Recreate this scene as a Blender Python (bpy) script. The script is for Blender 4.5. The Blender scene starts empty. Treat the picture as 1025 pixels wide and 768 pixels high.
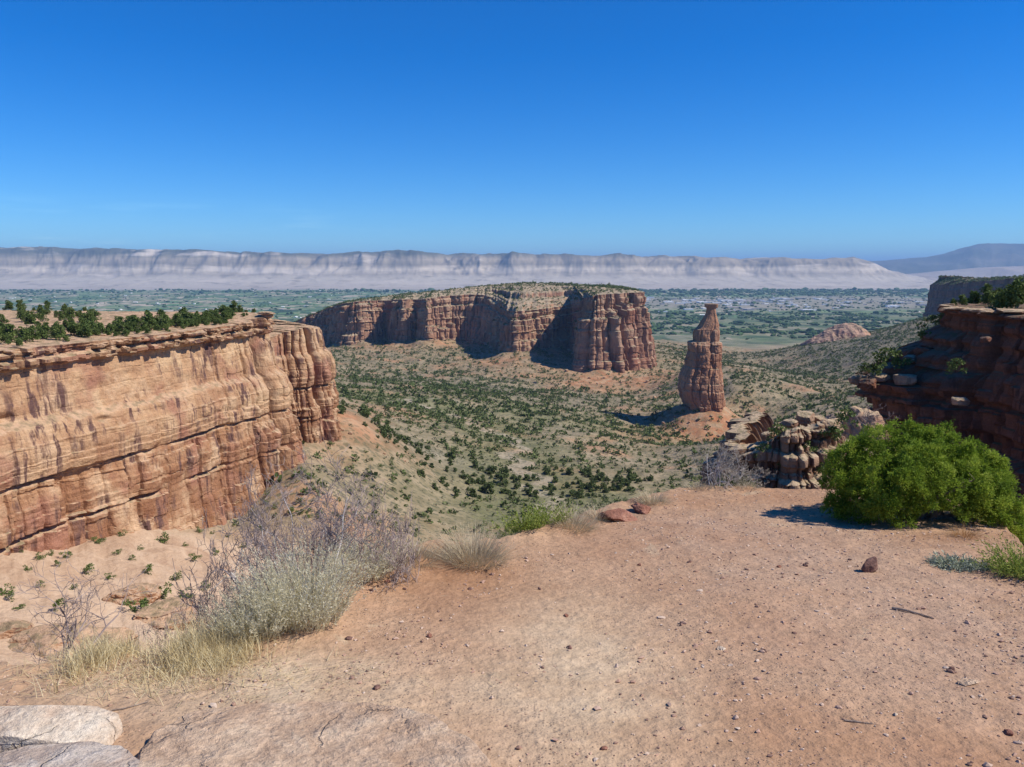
import bpy, math
import numpy as np

# ------------------------------------------------------------------ camera, sky, sun, exposure
R = math.radians
scene = bpy.context.scene
col = scene.collection
EYE = 1.7
F, CX, CY = 800.0, 512.5, 384.0
PITCH = math.atan((384 - 268) / 800.0)
cam_d = bpy.data.cameras.new('camera'); cam = bpy.data.objects.new('camera', cam_d); col.objects.link(cam)
cam.location = (0, 0, EYE); cam.rotation_euler = (R(90) - PITCH, 0, 0)
cam_d.sensor_width = 36; cam_d.lens = 36 * F / 1025
cam_d.clip_start = 0.1; cam_d.clip_end = 300000
scene.camera = cam

SUN_EL, SUN_AZ = 47.0, 100.0          # azimuth clockwise from +Y: the sun stands to the right, a little behind the viewer
world = bpy.data.worlds.new('World'); scene.world = world; world.use_nodes = True
wn = world.node_tree.nodes; wl = world.node_tree.links
sky = wn.new('ShaderNodeTexSky'); sky.sky_type = 'NISHITA'; sky.sun_disc = False
sky.sun_elevation = R(SUN_EL); sky.sun_rotation = R(SUN_AZ)
sky.altitude = 1800; sky.air_density = 1.0; sky.dust_density = 0.5; sky.ozone_density = 4.0
hs = wn.new('ShaderNodeHueSaturation'); hs.inputs['Saturation'].default_value = 1.45; hs.inputs['Value'].default_value = 1.0
tint = wn.new('ShaderNodeMix'); tint.data_type = 'RGBA'; tint.blend_type = 'MULTIPLY'; tint.inputs[0].default_value = 1.0; tint.inputs[7].default_value = (.58, .93, 1.22, 1)
wl.new(sky.outputs[0], hs.inputs['Color']); wl.new(hs.outputs[0], tint.inputs[6]); tc = wn.new('ShaderNodeTexCoord'); mp = wn.new('ShaderNodeMapping'); mp.inputs['Scale'].default_value = (5, 5, 70); nz_ = wn.new('ShaderNodeTexNoise'); nz_.inputs['Detail'].default_value = 6; nz_.inputs['Roughness'].default_value = .6; nz_.inputs['Scale'].default_value = 1.0
wl.new(tc.outputs['Generated'], mp.inputs[0]); wl.new(mp.outputs[0], nz_.inputs['Vector'])
sp3 = wn.new('ShaderNodeSeparateXYZ'); wl.new(tc.outputs['Generated'], sp3.inputs[0])
def wrange(src, a, b, lo=0.0, hi=1.0):
    m_ = wn.new('ShaderNodeMapRange'); m_.interpolation_type = 'SMOOTHSTEP'; wl.new(src, m_.inputs[0])
    for k_, v_ in zip((1, 2, 3, 4), (a, b, lo, hi)): m_.inputs[k_].default_value = v_
    return m_.outputs[0]
def wmul(a, b):
    m_ = wn.new('ShaderNodeMath'); m_.operation = 'MULTIPLY'; wl.new(a, m_.inputs[0]); wl.new(b, m_.inputs[1]); return m_.outputs[0]
cir = wmul(wmul(wrange(nz_.outputs[0], .50, .72, 0, .75), wrange(sp3.outputs[2], .012, .03)), wmul(wrange(sp3.outputs[2], .085, .045), wrange(sp3.outputs[0], -.1, -.3)))
pale = wn.new('ShaderNodeMix'); pale.data_type = 'RGBA'; pale.blend_type = 'MULTIPLY'; pale.inputs[0].default_value = 1; pale.inputs[7].default_value = (2.0, 1.35, 1.1, 1); wl.new(tint.outputs[2], pale.inputs[6])
cl_ = wn.new('ShaderNodeMix'); cl_.data_type = 'RGBA'; wl.new(cir, cl_.inputs[0]); wl.new(tint.outputs[2], cl_.inputs[6]); wl.new(pale.outputs[2], cl_.inputs[7]); wl.new(cl_.outputs[2], wn['Background'].inputs['Color'])
wn['Background'].inputs['Strength'].default_value = 0.095
sun_d = bpy.data.lights.new('sun', 'SUN'); sun = bpy.data.objects.new('sun', sun_d); col.objects.link(sun)
sun_d.energy = 4.8; sun_d.angle = R(0.53); sun_d.color = (1.0, 0.93, 0.82)
sun.rotation_euler = (R(90 - SUN_EL), 0, R(180 - SUN_AZ))
scene.view_settings.view_transform = 'Standard'; scene.view_settings.look = 'None'
scene.view_settings.exposure = 0.35; scene.view_settings.gamma = 1.0
scene.render.engine = 'CYCLES'
scene.cycles.max_bounces = 6; scene.cycles.diffuse_bounces = 3; scene.cycles.volume_bounces = 0
scene.cycles.transparent_max_bounces = 8

# ------------------------------------------------------------------ numeric helpers
def h32(*ints, seed=0):
    h = np.uint32(seed * 2654435761 & 0xffffffff) + np.zeros_like(ints[0], dtype=np.uint32)
    for k, i in enumerate(ints):
        h = h ^ (i.astype(np.int64) & 0xffffffff).astype(np.uint32) * np.uint32((0x9E3779B1, 0x85EBCA77, 0xC2B2AE3D)[k])
        h = h ^ (h >> np.uint32(15)); h = h * np.uint32(0x2C1B3C6D)
        h = h ^ (h >> np.uint32(12)); h = h * np.uint32(0x297A2D39)
        h = h ^ (h >> np.uint32(15))
    return h
def rnd(*ints, seed=0): return h32(*[np.asarray(i) for i in ints], seed=seed).astype(np.float64) / 4294967296.0
def perlin(x, y, z=None, seed=0):
    x = np.asarray(x, float); y = np.asarray(y, float)
    x, y = np.broadcast_arrays(x, y)
    z = np.zeros_like(x) if z is None else np.broadcast_to(np.asarray(z, float), x.shape)
    ix, iy, iz = np.floor(x), np.floor(y), np.floor(z)
    fx, fy, fz = x - ix, y - iy, z - iz
    q = lambda t: t * t * t * (t * (t * 6 - 15) + 10)
    u, v, w = q(fx), q(fy), q(fz)
    ix, iy, iz = ix.astype(np.int64), iy.astype(np.int64), iz.astype(np.int64)
    out = 0
    for dx in (0, 1):
        for dy in (0, 1):
            for dz in (0, 1):
                h = h32(ix + dx, iy + dy, iz + dz, seed=seed)
                gx = (h & np.uint32(1023)).astype(float) / 511.5 - 1
                gy = ((h >> np.uint32(10)) & np.uint32(1023)).astype(float) / 511.5 - 1
                gz = ((h >> np.uint32(20)) & np.uint32(1023)).astype(float) / 511.5 - 1
                g = gx * (fx - dx) + gy * (fy - dy) + gz * (fz - dz)
                out = out + g * (u if dx else 1 - u) * (v if dy else 1 - v) * (w if dz else 1 - w)
    return out
def fbm(x, y, z=None, o=4, seed=0, gain=0.5):
    t, a, f = 0, 1.0, 1.0
    for k in range(o):
        t = t + a * perlin(np.asarray(x) * f, np.asarray(y) * f, None if z is None else np.asarray(z) * f, seed + k * 17)
        a *= gain; f *= 2.03
    return t
def ridged(x, y, o=4, seed=0):
    t, a, f = 0, 1.0, 1.0
    for k in range(o):
        t = t + a * (1 - 2.2 * np.abs(perlin(np.asarray(x) * f, np.asarray(y) * f, None, seed + k * 17)))
        a *= 0.5; f *= 2.05
    return t
def sstep(a, b, x):
    t = np.clip((np.asarray(x, float) - a) / (b - a), 0, 1); return t * t * (3 - 2 * t)
def lerp(a, b, t): return a + (b - a) * t
def P(x, y, Y):
    """point on the sight line of photo pixel x, y at forward distance Y (survey of the place from the one photograph)"""
    u, v = (x - CX) / F, (CY - y) / F
    c, s = math.cos(PITCH), math.sin(PITCH)
    k = Y / (c + v * s)
    return np.array([u * k, Y, EYE + (-s + v * c) * k])
def PX(X, Y, Z):
    c, s = math.cos(PITCH), math.sin(PITCH)
    d = Y * c - (Z - EYE) * s; v = Y * s + (Z - EYE) * c
    return CX + F * X / d, CY - F * v / d
def c(hexs, k=1.0):
    h = hexs.lstrip('#'); o = []
    for i in (0, 2, 4):
        s = int(h[i:i + 2], 16) / 255.0
        o.append((s / 12.92 if s <= 0.04045 else ((s + 0.055) / 1.055) ** 2.4) * k)
    return (o[0], o[1], o[2], 1.0)
def pal(*v): return (v[0], v[1], v[2], 1.0)

# ------------------------------------------------------------------ mesh and object helpers
def mesh(name, V, Fc, mat, smooth=False, attrs=None):
    me = bpy.data.meshes.new(name)
    V = np.asarray(V, np.float32); faces = Fc if isinstance(Fc, list) else [Fc]
    faces = [np.asarray(f, np.int32) for f in faces if len(f)]
    nl = sum(f.size for f in faces); nf = sum(len(f) for f in faces)
    me.vertices.add(len(V)); me.vertices.foreach_set('co', V.ravel())
    me.loops.add(nl); me.loops.foreach_set('vertex_index', np.concatenate([f.ravel() for f in faces]))
    me.polygons.add(nf)
    tot = np.concatenate([np.full(len(f), f.shape[1], np.int32) for f in faces])
    st = np.concatenate([[0], np.cumsum(tot)[:-1]]).astype(np.int32)
    me.polygons.foreach_set('loop_start', st); me.polygons.foreach_set('loop_total', tot)
    me.polygons.foreach_set('use_smooth', np.full(nf, smooth))
    for k, a in (attrs or {}).items():
        at = me.attributes.new(k, 'FLOAT', 'POINT'); at.data.foreach_set('value', np.asarray(a, np.float32).ravel())
    me.update(calc_edges=True); me.validate()
    if mat: me.materials.append(mat)
    return me
def obj(name, me, parent=None, loc=None):
    o = bpy.data.objects.new(name, me); col.objects.link(o)
    if parent: o.parent = parent
    if loc is not None: o.location = loc
    return o
def tag(o, label=None, cat=None, group=None, kind=None):
    if label: o['label'] = label
    if cat: o['category'] = cat
    if group: o['group'] = group
    if kind: o['kind'] = kind
    return o
def empty(name, loc, rz=0):
    o = bpy.data.objects.new(name, None); col.objects.link(o); o.location = loc; o.rotation_euler = (0, 0, rz)
    o.empty_display_size = 0.2
    return o
def copy_tree(o, loc, rz=0, sc=1.0):
    r = o.copy(); col.objects.link(r); r.location = loc; r.rotation_euler = (0, 0, rz); r.scale = (sc,) * 3 if np.isscalar(sc) else sc
    for ch in o.children:
        d = ch.copy(); col.objects.link(d); d.parent = r
    return r
def grid_faces(n, m, wrap=False):
    i = np.arange(n if wrap else n - 1)[:, None]; j = np.arange(m - 1)[None, :]
    i2 = (i + 1) % n
    return np.stack([i * m + j, i2 * m + j, i2 * m + j + 1, i * m + j + 1], -1).reshape(-1, 4)
def join(parts):
    """[(V,F)] with equal face size -> V, F"""
    Vs, Fs, o = [], [], 0
    for v, f in parts:
        Vs.append(v); Fs.append(np.asarray(f) + o); o += len(v)
    return np.concatenate(Vs), np.concatenate(Fs)
def catmull(C, ds):
    """C rows = control points, first two columns x,y; resampled every ds along the path"""
    C = np.asarray(C, float); n = len(C)
    Q = np.vstack([2 * C[0] - C[1], C, 2 * C[-1] - C[-2]]); out = []
    for i in range(n - 1):
        p0, p1, p2, p3 = Q[i:i + 4]
        t = np.linspace(0, 1, 24, endpoint=False)[:, None]
        out.append(0.5 * (2 * p1 + (p2 - p0) * t + (2 * p0 - 5 * p1 + 4 * p2 - p3) * t ** 2 + (3 * p1 - p0 - 3 * p2 + p3) * t ** 3))
    D = np.vstack(out + [C[-1:]])
    L = np.concatenate([[0], np.cumsum(np.hypot(*(np.diff(D[:, :2], axis=0).T)))])
    s = np.arange(0, L[-1], ds)
    return s, np.stack([np.interp(s, L, D[:, k]) for k in range(D.shape[1])], 1)
def joints(s, z, scale, seed, warp=0.35, sharp=5.0):
    """vertical joint columns along s: rounded faces between sharp cracks; returns profile 0..1, per column random, cell id"""
    q = s / scale + warp * fbm(s / scale * 0.6, z / scale * 0.35, None, 2, seed)
    k = np.floor(q).astype(np.int64)
    b = lambda kk: kk + 0.55 * (rnd(kk, seed=seed + 5) - 0.5)
    lo = np.where(q < b(k), k - 1, np.where(q >= b(k + 1), k + 1, k))
    l, h = b(lo), b(lo + 1)
    t = np.clip((q - l) / (h - l), 0, 1)
    deep = 0.35 + 0.65 * rnd(lo, seed=seed + 9)
    p = 1 - np.abs(2 * t - 1) ** sharp
    return (p - 1) * deep, rnd(lo, seed=seed + 1), lo

# ------------------------------------------------------------------ material helpers
class NT:
    def __init__(self, name):
        self.m = bpy.data.materials.new(name); self.m.use_nodes = True
        self.t = self.m.node_tree; self.n = self.t.nodes; self.l = self.t.links
        self.b = self.n['Principled BSDF']; self.b.inputs['Roughness'].default_value = 0.9
        self.b.inputs['Specular IOR Level'].default_value = 0.15
    def set(self, sock, v):
        if hasattr(v, 'is_output') or isinstance(v, bpy.types.NodeSocket): self.l.new(v, sock)
        elif v is not None: sock.default_value = v
    def node(self, t, **kw):
        n = self.n.new(t)
        for k, v in kw.items(): setattr(n, k, v)
        return n
    def pos(self): return self.node('ShaderNodeNewGeometry').outputs['Position']
    def objco(self): return self.node('ShaderNodeTexCoord').outputs['Object']
    def nz(self):
        return self.sep(self.node('ShaderNodeNewGeometry').outputs['Normal'])[2]
    def sep(self, v):
        n = self.node('ShaderNodeSeparateXYZ'); self.l.new(v, n.inputs[0]); return n.outputs
    def vmul(self, v, s, off=(0, 0, 0)):
        n = self.node('ShaderNodeMapping'); self.l.new(v, n.inputs['Vector']); n.inputs['Scale'].default_value = s; n.inputs['Location'].default_value = off
        return n.outputs[0]
    def vadd(self, a, b):
        n = self.node('ShaderNodeVectorMath', operation='ADD'); self.set(n.inputs[0], a); self.set(n.inputs[1], b); return n.outputs[0]
    def noise(self, v, scale=1.0, detail=5, rough=0.55, dist=0.0, out='Fac'):
        n = self.node('ShaderNodeTexNoise'); self.l.new(v, n.inputs['Vector'])
        n.inputs['Scale'].default_value = scale; n.inputs['Detail'].default_value = detail
        n.inputs['Roughness'].default_value = rough; n.inputs['Distortion'].default_value = dist
        return n.outputs[0] if out == 'Fac' else n.outputs[1]
    def voro(self, v, scale=1.0, feature='F1', rand=1.0, out='Distance', dist='EUCLIDEAN'):
        n = self.node('ShaderNodeTexVoronoi', feature=feature)
        if feature != 'DISTANCE_TO_EDGE': n.distance = dist
        self.l.new(v, n.inputs['Vector']); n.inputs['Scale'].default_value = scale; n.inputs['Randomness'].default_value = rand
        return n.outputs[out]
    def ramp(self, f, stops, interp='LINEAR'):
        n = self.node('ShaderNodeValToRGB'); self.l.new(f, n.inputs[0]); e = n.color_ramp.elements
        n.color_ramp.interpolation = interp
        while len(e) < len(stops): e.new(0.5)
        for k, (p, cc) in enumerate(stops):
            e[k].position = p; e[k].color = cc if not np.isscalar(cc) else (cc, cc, cc, 1)
        return n.outputs[0]
    def math(self, op, a, b=None, cl=False):
        n = self.node('ShaderNodeMath', operation=op, use_clamp=cl); self.set(n.inputs[0], a); self.set(n.inputs[1], b); return n.outputs[0]
    def rng(self, f, a, b, lo=0.0, hi=1.0):
        n = self.node('ShaderNodeMapRange', interpolation_type='SMOOTHSTEP'); self.l.new(f, n.inputs[0])
        for k, v in zip((1, 2, 3, 4), (a, b, lo, hi)): n.inputs[k].default_value = v
        return n.outputs[0]
    def mix(self, f, a, b, mode='MIX'):
        n = self.node('ShaderNodeMix', data_type='RGBA', blend_type=mode)
        self.set(n.inputs[0], f); self.set(n.inputs[6], a); self.set(n.inputs[7], b); return n.outputs[2]
    def attr(self, name):
        n = self.node('ShaderNodeAttribute', attribute_name=name); return n.outputs['Fac']
    def bump(self, h, dist, strength=1.0, prev=None):
        n = self.node('ShaderNodeBump'); self.l.new(h, n.inputs['Height']); n.inputs['Distance'].default_value = dist; n.inputs['Strength'].default_value = strength
        if prev is not None: self.l.new(prev, n.inputs['Normal'])
        return n.outputs[0]
    def done(self, color, normal=None, rough=None):
        self.set(self.b.inputs['Base Color'], color)
        if normal is not None: self.l.new(normal, self.b.inputs['Normal'])
        if rough is not None: self.set(self.b.inputs['Roughness'], rough)
        return self.m

def mat_rock(name, strata, zs, varnish, top, unit=1.0, pale=None, streak=0.6, red=None, soft=.5, bands=None, bandf=1.0, bumpk=1.0):
    """layered sandstone: strata = colour stops across bedding noise, zs = bedding frequency, unit = size of the fine grain in metres"""
    n = NT(name); p = n.pos()
    warp = n.noise(p, 0.02 / unit, 3, out='Color')
    wz = n.vmul(warp, (0, 0, 7.0 * unit))
    q = n.vadd(p, wz)
    s1 = n.noise(n.vmul(q, (0.004 / unit, 0.004 / unit, zs)), 1.0, 6, 0.65)
    s1 = n.math('ADD', n.math('MULTIPLY', s1, 1 - soft), n.math('MULTIPLY', n.noise(q, .05 / unit, 6, .62), soft))
    base = n.ramp(s1, strata)
    if bands:
        bz = n.math('ADD', n.sep(p)[2], n.math('MULTIPLY', n.math('SUBTRACT', n.noise(p, .06 / unit, 4), .5), 5.0))
        bt = n.ramp(n.math('DIVIDE', n.math('MULTIPLY', bz, -1.0), 100.0), bands)
        base = n.mix(bandf, base, bt, 'MULTIPLY')
    big = n.noise(p, 0.045 / unit, 4, 0.6)
    if pale: base = n.mix(n.rng(big, 0.47, 0.68), base, pale)
    if red: base = n.mix(n.rng(n.noise(p, 0.03 / unit, 3, 0.5), 0.52, 0.7), base, red)
    # desert varnish: vertical streaks and patches
    st = n.noise(n.vmul(p, (0.22 / unit, 0.22 / unit, 0.022 / unit)), 1.0, 5, 0.6)
    pm = n.noise(p, 0.035 / unit, 3, 0.5)
    f = n.math('MULTIPLY', n.rng(st, 0.49, 0.62), n.rng(pm, 0.40, 0.58))
    f = n.math('MULTIPLY', f, streak)
    base = n.mix(f, base, varnish)
    fine = n.noise(p, 1.1 / unit, 6, 0.7)
    thin = n.noise(n.vmul(q, (0.03 / unit, 0.03 / unit, 1.6 / unit)), 1.0, 4, 0.7)
    g = n.math('ADD', n.math('MULTIPLY', fine, 0.68), n.math('MULTIPLY', thin, 0.32))
    base = n.mix(1.0, base, n.ramp(g, [(0.3, 0.66), (0.7, 1.25)]), 'MULTIPLY')
    tm = n.rng(n.math('ADD', n.nz(), n.math('MULTIPLY', n.math('SUBTRACT', fine, 0.5), 0.5)), 0.62, 0.88)
    base = n.mix(tm, base, n.mix(n.rng(n.noise(p, 0.25 / unit, 5), 0.4, 0.65), top, n.mix(0.6, top, (0.1, 0.105, 0.05, 1))))
    hgt = n.math('ADD', n.math('MULTIPLY', thin, 0.4), n.math('MULTIPLY', n.noise(n.vmul(p, (1, 1, .6)), 0.5 / unit, 8, 0.68), 1.6))
    return n.done(base, n.bump(hgt, 0.9 * unit * bumpk, 0.8))

# ------------------------------------------------------------------ palettes
TAN = pal(.50, .29, .155); PALE = pal(.60, .40, .235); ORANGE = pal(.42, .205, .095); RED = pal(.30, .125, .065); BROWN = pal(.20, .095, .055)
VARN = pal(.115, .062, .05); TOPS = pal(.50, .33, .21)
M_left = mat_rock('cliff_sandstone_tan', [(.30, pal(.29, .145, .08)), (.42, pal(.375, .21, .115)), (.52, pal(.465, .285, .16)), (.62, pal(.555, .38, .225)), (.75, pal(.475, .29, .16))], .10, pal(.13, .07, .058), TOPS, 0.55, pale=pal(.56, .38, .235), red=pal(.34, .165, .105), streak=1.0, soft=.72,
                  bands=[(.205, pal(.9, .85, .8)), (.225, pal(.56, .48, .45)), (.262, pal(.5, .43, .41)), (.275, pal(1, 1, 1)), (.585, pal(1.0, 1, 1)), (.612, pal(.80, .70, .66)), (.74, pal(.70, .58, .55)), (.86, pal(.66, .55, .52)), (1, pal(.74, .63, .6))])
M_mesa = mat_rock('mesa_sandstone', [(.28, pal(.21, .10, .062)), (.42, pal(.29, .155, .098)), (.55, pal(.36, .21, .135)), (.7, pal(.46, .32, .215))], .03, pal(.10, .052, .04), pal(.42, .32, .215), 1.6, red=pal(.27, .115, .07), streak=.9, soft=.65)
M_spire = mat_rock('spire_sandstone', [(.28, pal(.28, .125, .075)), (.42, pal(.36, .175, .10)), (.58, pal(.42, .23, .14)), (.75, pal(.48, .30, .20))], .03, pal(.14, .07, .05), pal(.44, .31, .21), 1.2, streak=.7, soft=.7)
M_dark = mat_rock('cliff_sandstone_red_shaded', [(.28, pal(.11, .045, .03)), (.42, pal(.17, .07, .042)), (.58, pal(.22, .095, .058)), (.75, pal(.28, .14, .09))], .35, pal(.05, .027, .024), pal(.19, .115, .08), .3, streak=.8, soft=.6)  # red rock with shade put into its colour: face and ledge tops darkened
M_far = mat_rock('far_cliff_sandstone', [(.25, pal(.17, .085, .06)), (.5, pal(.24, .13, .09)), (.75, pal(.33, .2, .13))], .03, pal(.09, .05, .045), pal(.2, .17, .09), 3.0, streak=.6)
M_block = mat_rock('boulder_sandstone', [(.25, pal(.24, .12, .075)), (.45, pal(.36, .2, .125)), (.6, pal(.47, .3, .19)), (.75, pal(.52, .36, .24))], .8, pal(.1, .06, .05), pal(.5, .36, .235), .12, streak=.6)

# ------------------------------------------------------------------ terrain: canyon, benches, ridges and valley in one sheet
VALLEY = -350.0
ctrl = [  # photo x, y and forward distance of places on the ground
    (0, 548, 224), (70, 545, 240), (150, 535, 262), (240, 522, 310), (310, 470, 345),
    (-60, 570, 195), (-150, 600, 170), (20, 640, 150), (110, 660, 145), (200, 640, 170), (260, 600, 210), (0, 760, 100), (200, 760, 110), (-300, 900, 70), (350, 760, 150), (600, 700, 170), (850, 700, 130),
    (318, 440, 420), (335, 425, 440), (360, 430, 445), (395, 448, 470), (340, 470, 390), (380, 490, 380), (345, 418, 470),
    (420, 560, 310), (520, 540, 350), (620, 530, 370), (450, 490, 455), (600, 490, 480), (680, 490, 500),
    (420, 440, 570), (520, 440, 700), (600, 440, 740), (560, 425, 830), (640, 445, 800),
    (660, 430, 925), (755, 436, 905), (640, 424, 985), (700, 448, 860), (620, 408, 1080), (715, 400, 1075), (740, 412, 1010),
    (340, 395, 830), (400, 405, 820), (460, 398, 950), (530, 404, 1050), (590, 402, 1170),
    (345, 369, 1450), (420, 375, 1420), (480, 379, 1380), (540, 381, 1390),
    (300, 354, 1880), (345, 350, 1830), (420, 350, 1800), (480, 352, 1740), (500, 362, 1560), (535, 360, 1550), (560, 376, 1440), (600, 382, 1400), (660, 377, 1450), (685, 371, 1560), (685, 358, 1780),
    (575, 391, 1330), (640, 397, 1300), (690, 375, 1520),
    (690, 350, 2300), (720, 347, 2600), (750, 358, 2250), (700, 342, 3000), (640, 335, 3300), (400, 335, 3300), (250, 335, 3000), (100, 335, 3000),
    (930, 320, 2050), (900, 329, 2050), (870, 337, 2080), (835, 342, 2100), (800, 350, 2100), (770, 356, 2120), (735, 362, 2050),
    (905, 352, 1600), (860, 365, 1550), (830, 380, 1450), (800, 372, 1750), (770, 369, 1880),
    (718, 366, 1420), (765, 378, 1250), (800, 392, 1120), (830, 400, 1080), (735, 392, 1050),
    (760, 430, 760), (800, 430, 700), (850, 430, 620), (900, 420, 640), (820, 412, 880), (900, 390, 900),
    (900, 640, 75), (1010, 600, 85), (860, 560, 110), (980, 540, 110), (790, 560, 120), (700, 560, 200), (740, 490, 420), (820, 480, 330), (950, 480, 250), (1080, 420, 280), (1100, 350, 900), (1100, 340, 2000),
    (930, 335, 2900), (860, 345, 2900), (800, 352, 3000), (1050, 335, 2900), (0, 330, 2900), (-200, 335, 2900),
    (-150, 420, 600), (0, 400, 700), (150, 400, 650), (-300, 400, 900), (100, 360, 1500), (-200, 360, 1500), (250, 360, 1500),
]
pts = np.array([P(*k) for k in ctrl])
def q2(X, Y):
    Y = np.maximum(Y, 20); return np.stack([X / Y * 3.2, np.log(Y) * 1.6], -1)
def tk(r2): return 0.5 * r2 * np.log(r2 + 1e-9)
Q = q2(pts[:, 0], pts[:, 1]); n_ = len(Q)
A = np.zeros((n_ + 3, n_ + 3)); D2 = ((Q[:, None] - Q[None]) ** 2).sum(-1)
A[:n_, :n_] = tk(D2) + np.eye(n_) * 0.002; A[:n_, n_] = 1; A[n_:, :n_] = np.vstack([np.ones(n_), Q.T]); A[:n_, n_ + 1:] = Q
W_ = np.linalg.solve(A, np.concatenate([pts[:, 2], [0, 0, 0]]))
def mz(x, y, Y): return P(x, y, Y)[2]
def rim(x, yt, yb, Y, sx, sy, sz, J=1, fl=6):
    a = P(x, yt, Y); return (a[0], Y, a[2], mz(x, yb, Y) - 14, sx, sy, sz, J, fl)
def rim(x, yt, yb, Y, J=1, fl=6):
    a = P(x, yt, Y); X = a[0]; sx = X if X < 100 else 100 + (X - 100) * .5
    if Y < 1860 and 480 < x < 630: sx = np.interp(x, [483, 493, 500, 505, 511, 522, 535, 550, 563, 573, 577, 580, 585, 597, 612, 627], [-65, -40, -10, 15, 35, 48, 60, 75, 92, 108, 124, 136, 144, 152, 160, 165])
    return (X, Y, a[2], mz(x, yb, Y) - 14, sx, 2080 - max(0, X) * 1.35, np.interp(X, [-900, -680, -550, -430, -290, -110, 0, 245], [-270, -196, -132, -86, -69, -50, -37, -40]), J, fl)
CM = [rim(205, 356, 372, 2070), rim(250, 341, 360, 2040), rim(285, 327, 354, 2060), rim(312, 314, 349, 2050, 1.2), rim(326, 308, 347, 2000, 1), rim(340, 304, 346, 1915, .8), rim(350, 303, 346, 1872, 1.4), rim(362, 302, 345, 1878, 1.2), rim(379, 301, 345, 1910, 1.2), rim(386, 301, 345, 1925, .6),
      rim(393, 300, 345, 1890, .6), rim(402, 300, 345, 1836, 1.3), rim(410, 300, 345, 1850, 1.3), rim(416, 300, 344, 1868, .6), rim(425, 299, 344, 1800, 1.3), rim(433, 299, 344, 1812, 1.3), rim(446, 297, 344, 1850, 1.2), rim(456, 296, 344, 1872, 1.2), rim(468, 295, 344, 1880, .8, 18), rim(483, 296, 344, 1860, .6, 40), rim(493, 301, 346, 1815, .5, 30),
      rim(500, 307, 352, 1730, .7, 10), rim(505, 311, 356, 1640, .8, 6), rim(511, 312, 356, 1592, 1.2), rim(522, 312, 355, 1588, 1.2), rim(535, 311, 353, 1615, 1.0), rim(550, 309, 352, 1640, .8), rim(563, 307, 351, 1665, .7), rim(573, 304, 352, 1665, .8), rim(579, 301, 358, 1620, .8, 4), rim(581, 298, 366, 1535, 1.1, 6), rim(585, 297, 373, 1478, 1.8, 12),
      rim(597, 296, 373, 1462, 1.8, 14), rim(612, 295, 373, 1470, 1.9, 14), rim(627, 294, 372, 1490, 1.9, 14), rim(639, 293, 370, 1515, 1.8, 14), rim(644, 292, 366, 1575, 1.5, 14), rim(644, 291, 362, 1650, 1.2, 12), rim(640, 291, 355, 1760, 1, 10), rim(632, 290, 348, 1900, 1, 8), rim(605, 290, 340, 2080, 1, 8), rim(540, 291, 340, 2260, 1, 8), rim(470, 293, 340, 2360, 1, 8)]
APRON = []
for k_ in range(len(CM) - 1):
    for t_ in np.linspace(0, 1, 4, endpoint=False):
        q_ = lerp(np.array(CM[k_]), np.array(CM[k_ + 1]), t_); APRON.append((q_[0], q_[1], q_[3] + 15.5))
def terrain_z(X, Y, detail=True):
    X = np.asarray(X, float); Y = np.asarray(Y, float); sh = X.shape
    q = q2(X.ravel(), Y.ravel()); z = np.full(len(q), W_[n_]) + q @ W_[n_ + 1:]
    for i in range(0, len(q), 60000):
        b = q[i:i + 60000]; d = ((b[:, None, :] - Q[None]) ** 2).sum(-1); z[i:i + 60000] += tk(d) @ W_[:n_]
    z = np.clip(z.reshape(sh), -420, 40)
    # scree aprons about the spire and under the mesa walls
    sp0 = P(703, 408, 962); rr = np.maximum(np.hypot(X - sp0[0], (Y - sp0[1]) * .85) - 24, 0); ap = sp0[2] - 2.0 - .62 * rr + .0016 * rr ** 2
    ap = np.where(rr > 110, -999, ap); z = np.where(ap > z - 3, np.logaddexp(z / 1.5, ap / 1.5) * 1.5, z)
    sel = (Y > 1050) & (Y < 2050) & (X > -620) & (X < 330)
    if sel.any() and len(APRON):
        xs, ys = X[sel], Y[sel]; best = np.full(len(xs), -999.0)
        for ax_, ay_, az_ in APRON:
            dq = np.hypot(xs - ax_, ys - ay_); best = np.maximum(best, np.where(dq < 150, az_ - .56 * np.maximum(dq - 16, 0) + .0011 * dq ** 2, -999))
        zs_ = z[sel]; z[sel] = np.where(best > zs_ - 5, np.logaddexp(zs_ / 2., best / 2.) * 2., zs_)
    m = sstep(2500, 3500, Y)
    z = lerp(z, VALLEY, m)
    if detail:
        amp = np.clip(Y / 900.0, 0.15, 1.0) * (1 - m)
        wx, wy = X / 170 + 0.4 * fbm(X / 300, Y / 300, None, 2, 4), Y / 170
        z = z + amp * (7.0 * (ridged(wx, wy, 4, 3) - 0.55) + 2.2 * fbm(X / 28, Y / 28, None, 4, 8))
        z = z + np.clip(Y / 300, .1, 1) * (1 - m) * 0.5 * fbm(X / 6, Y / 6, None, 3, 12)
    sl = sstep(330, 250, Y) * sstep(-.2, -.34, X / Y)
    zw = z + 2.6 * fbm(X / 34, Y / 34, None, 4, 14); st_ = 2.3; fz = zw / st_ - np.floor(zw / st_)
    z = z + sl * (.4 * ((np.floor(zw / st_) + sstep(.62, .95, fz)) * st_ - zw) + 1.6 * fbm(X / 16, Y / 16, None, 4, 15) + .35 * fbm(X / 3, Y / 3, None, 3, 16))
    return z
aa = np.concatenate([np.linspace(-1.5, -0.7, 60, endpoint=False), np.linspace(-0.7, 0.7, 1000), np.linspace(0.7, 1.5, 61)[1:]])
yy = np.concatenate([np.exp(np.linspace(math.log(60), math.log(300), 60, endpoint=False)), np.exp(np.linspace(math.log(300), math.log(3600), 560, endpoint=False)),
                     np.exp(np.linspace(math.log(3600), math.log(90000), 60))])
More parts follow.
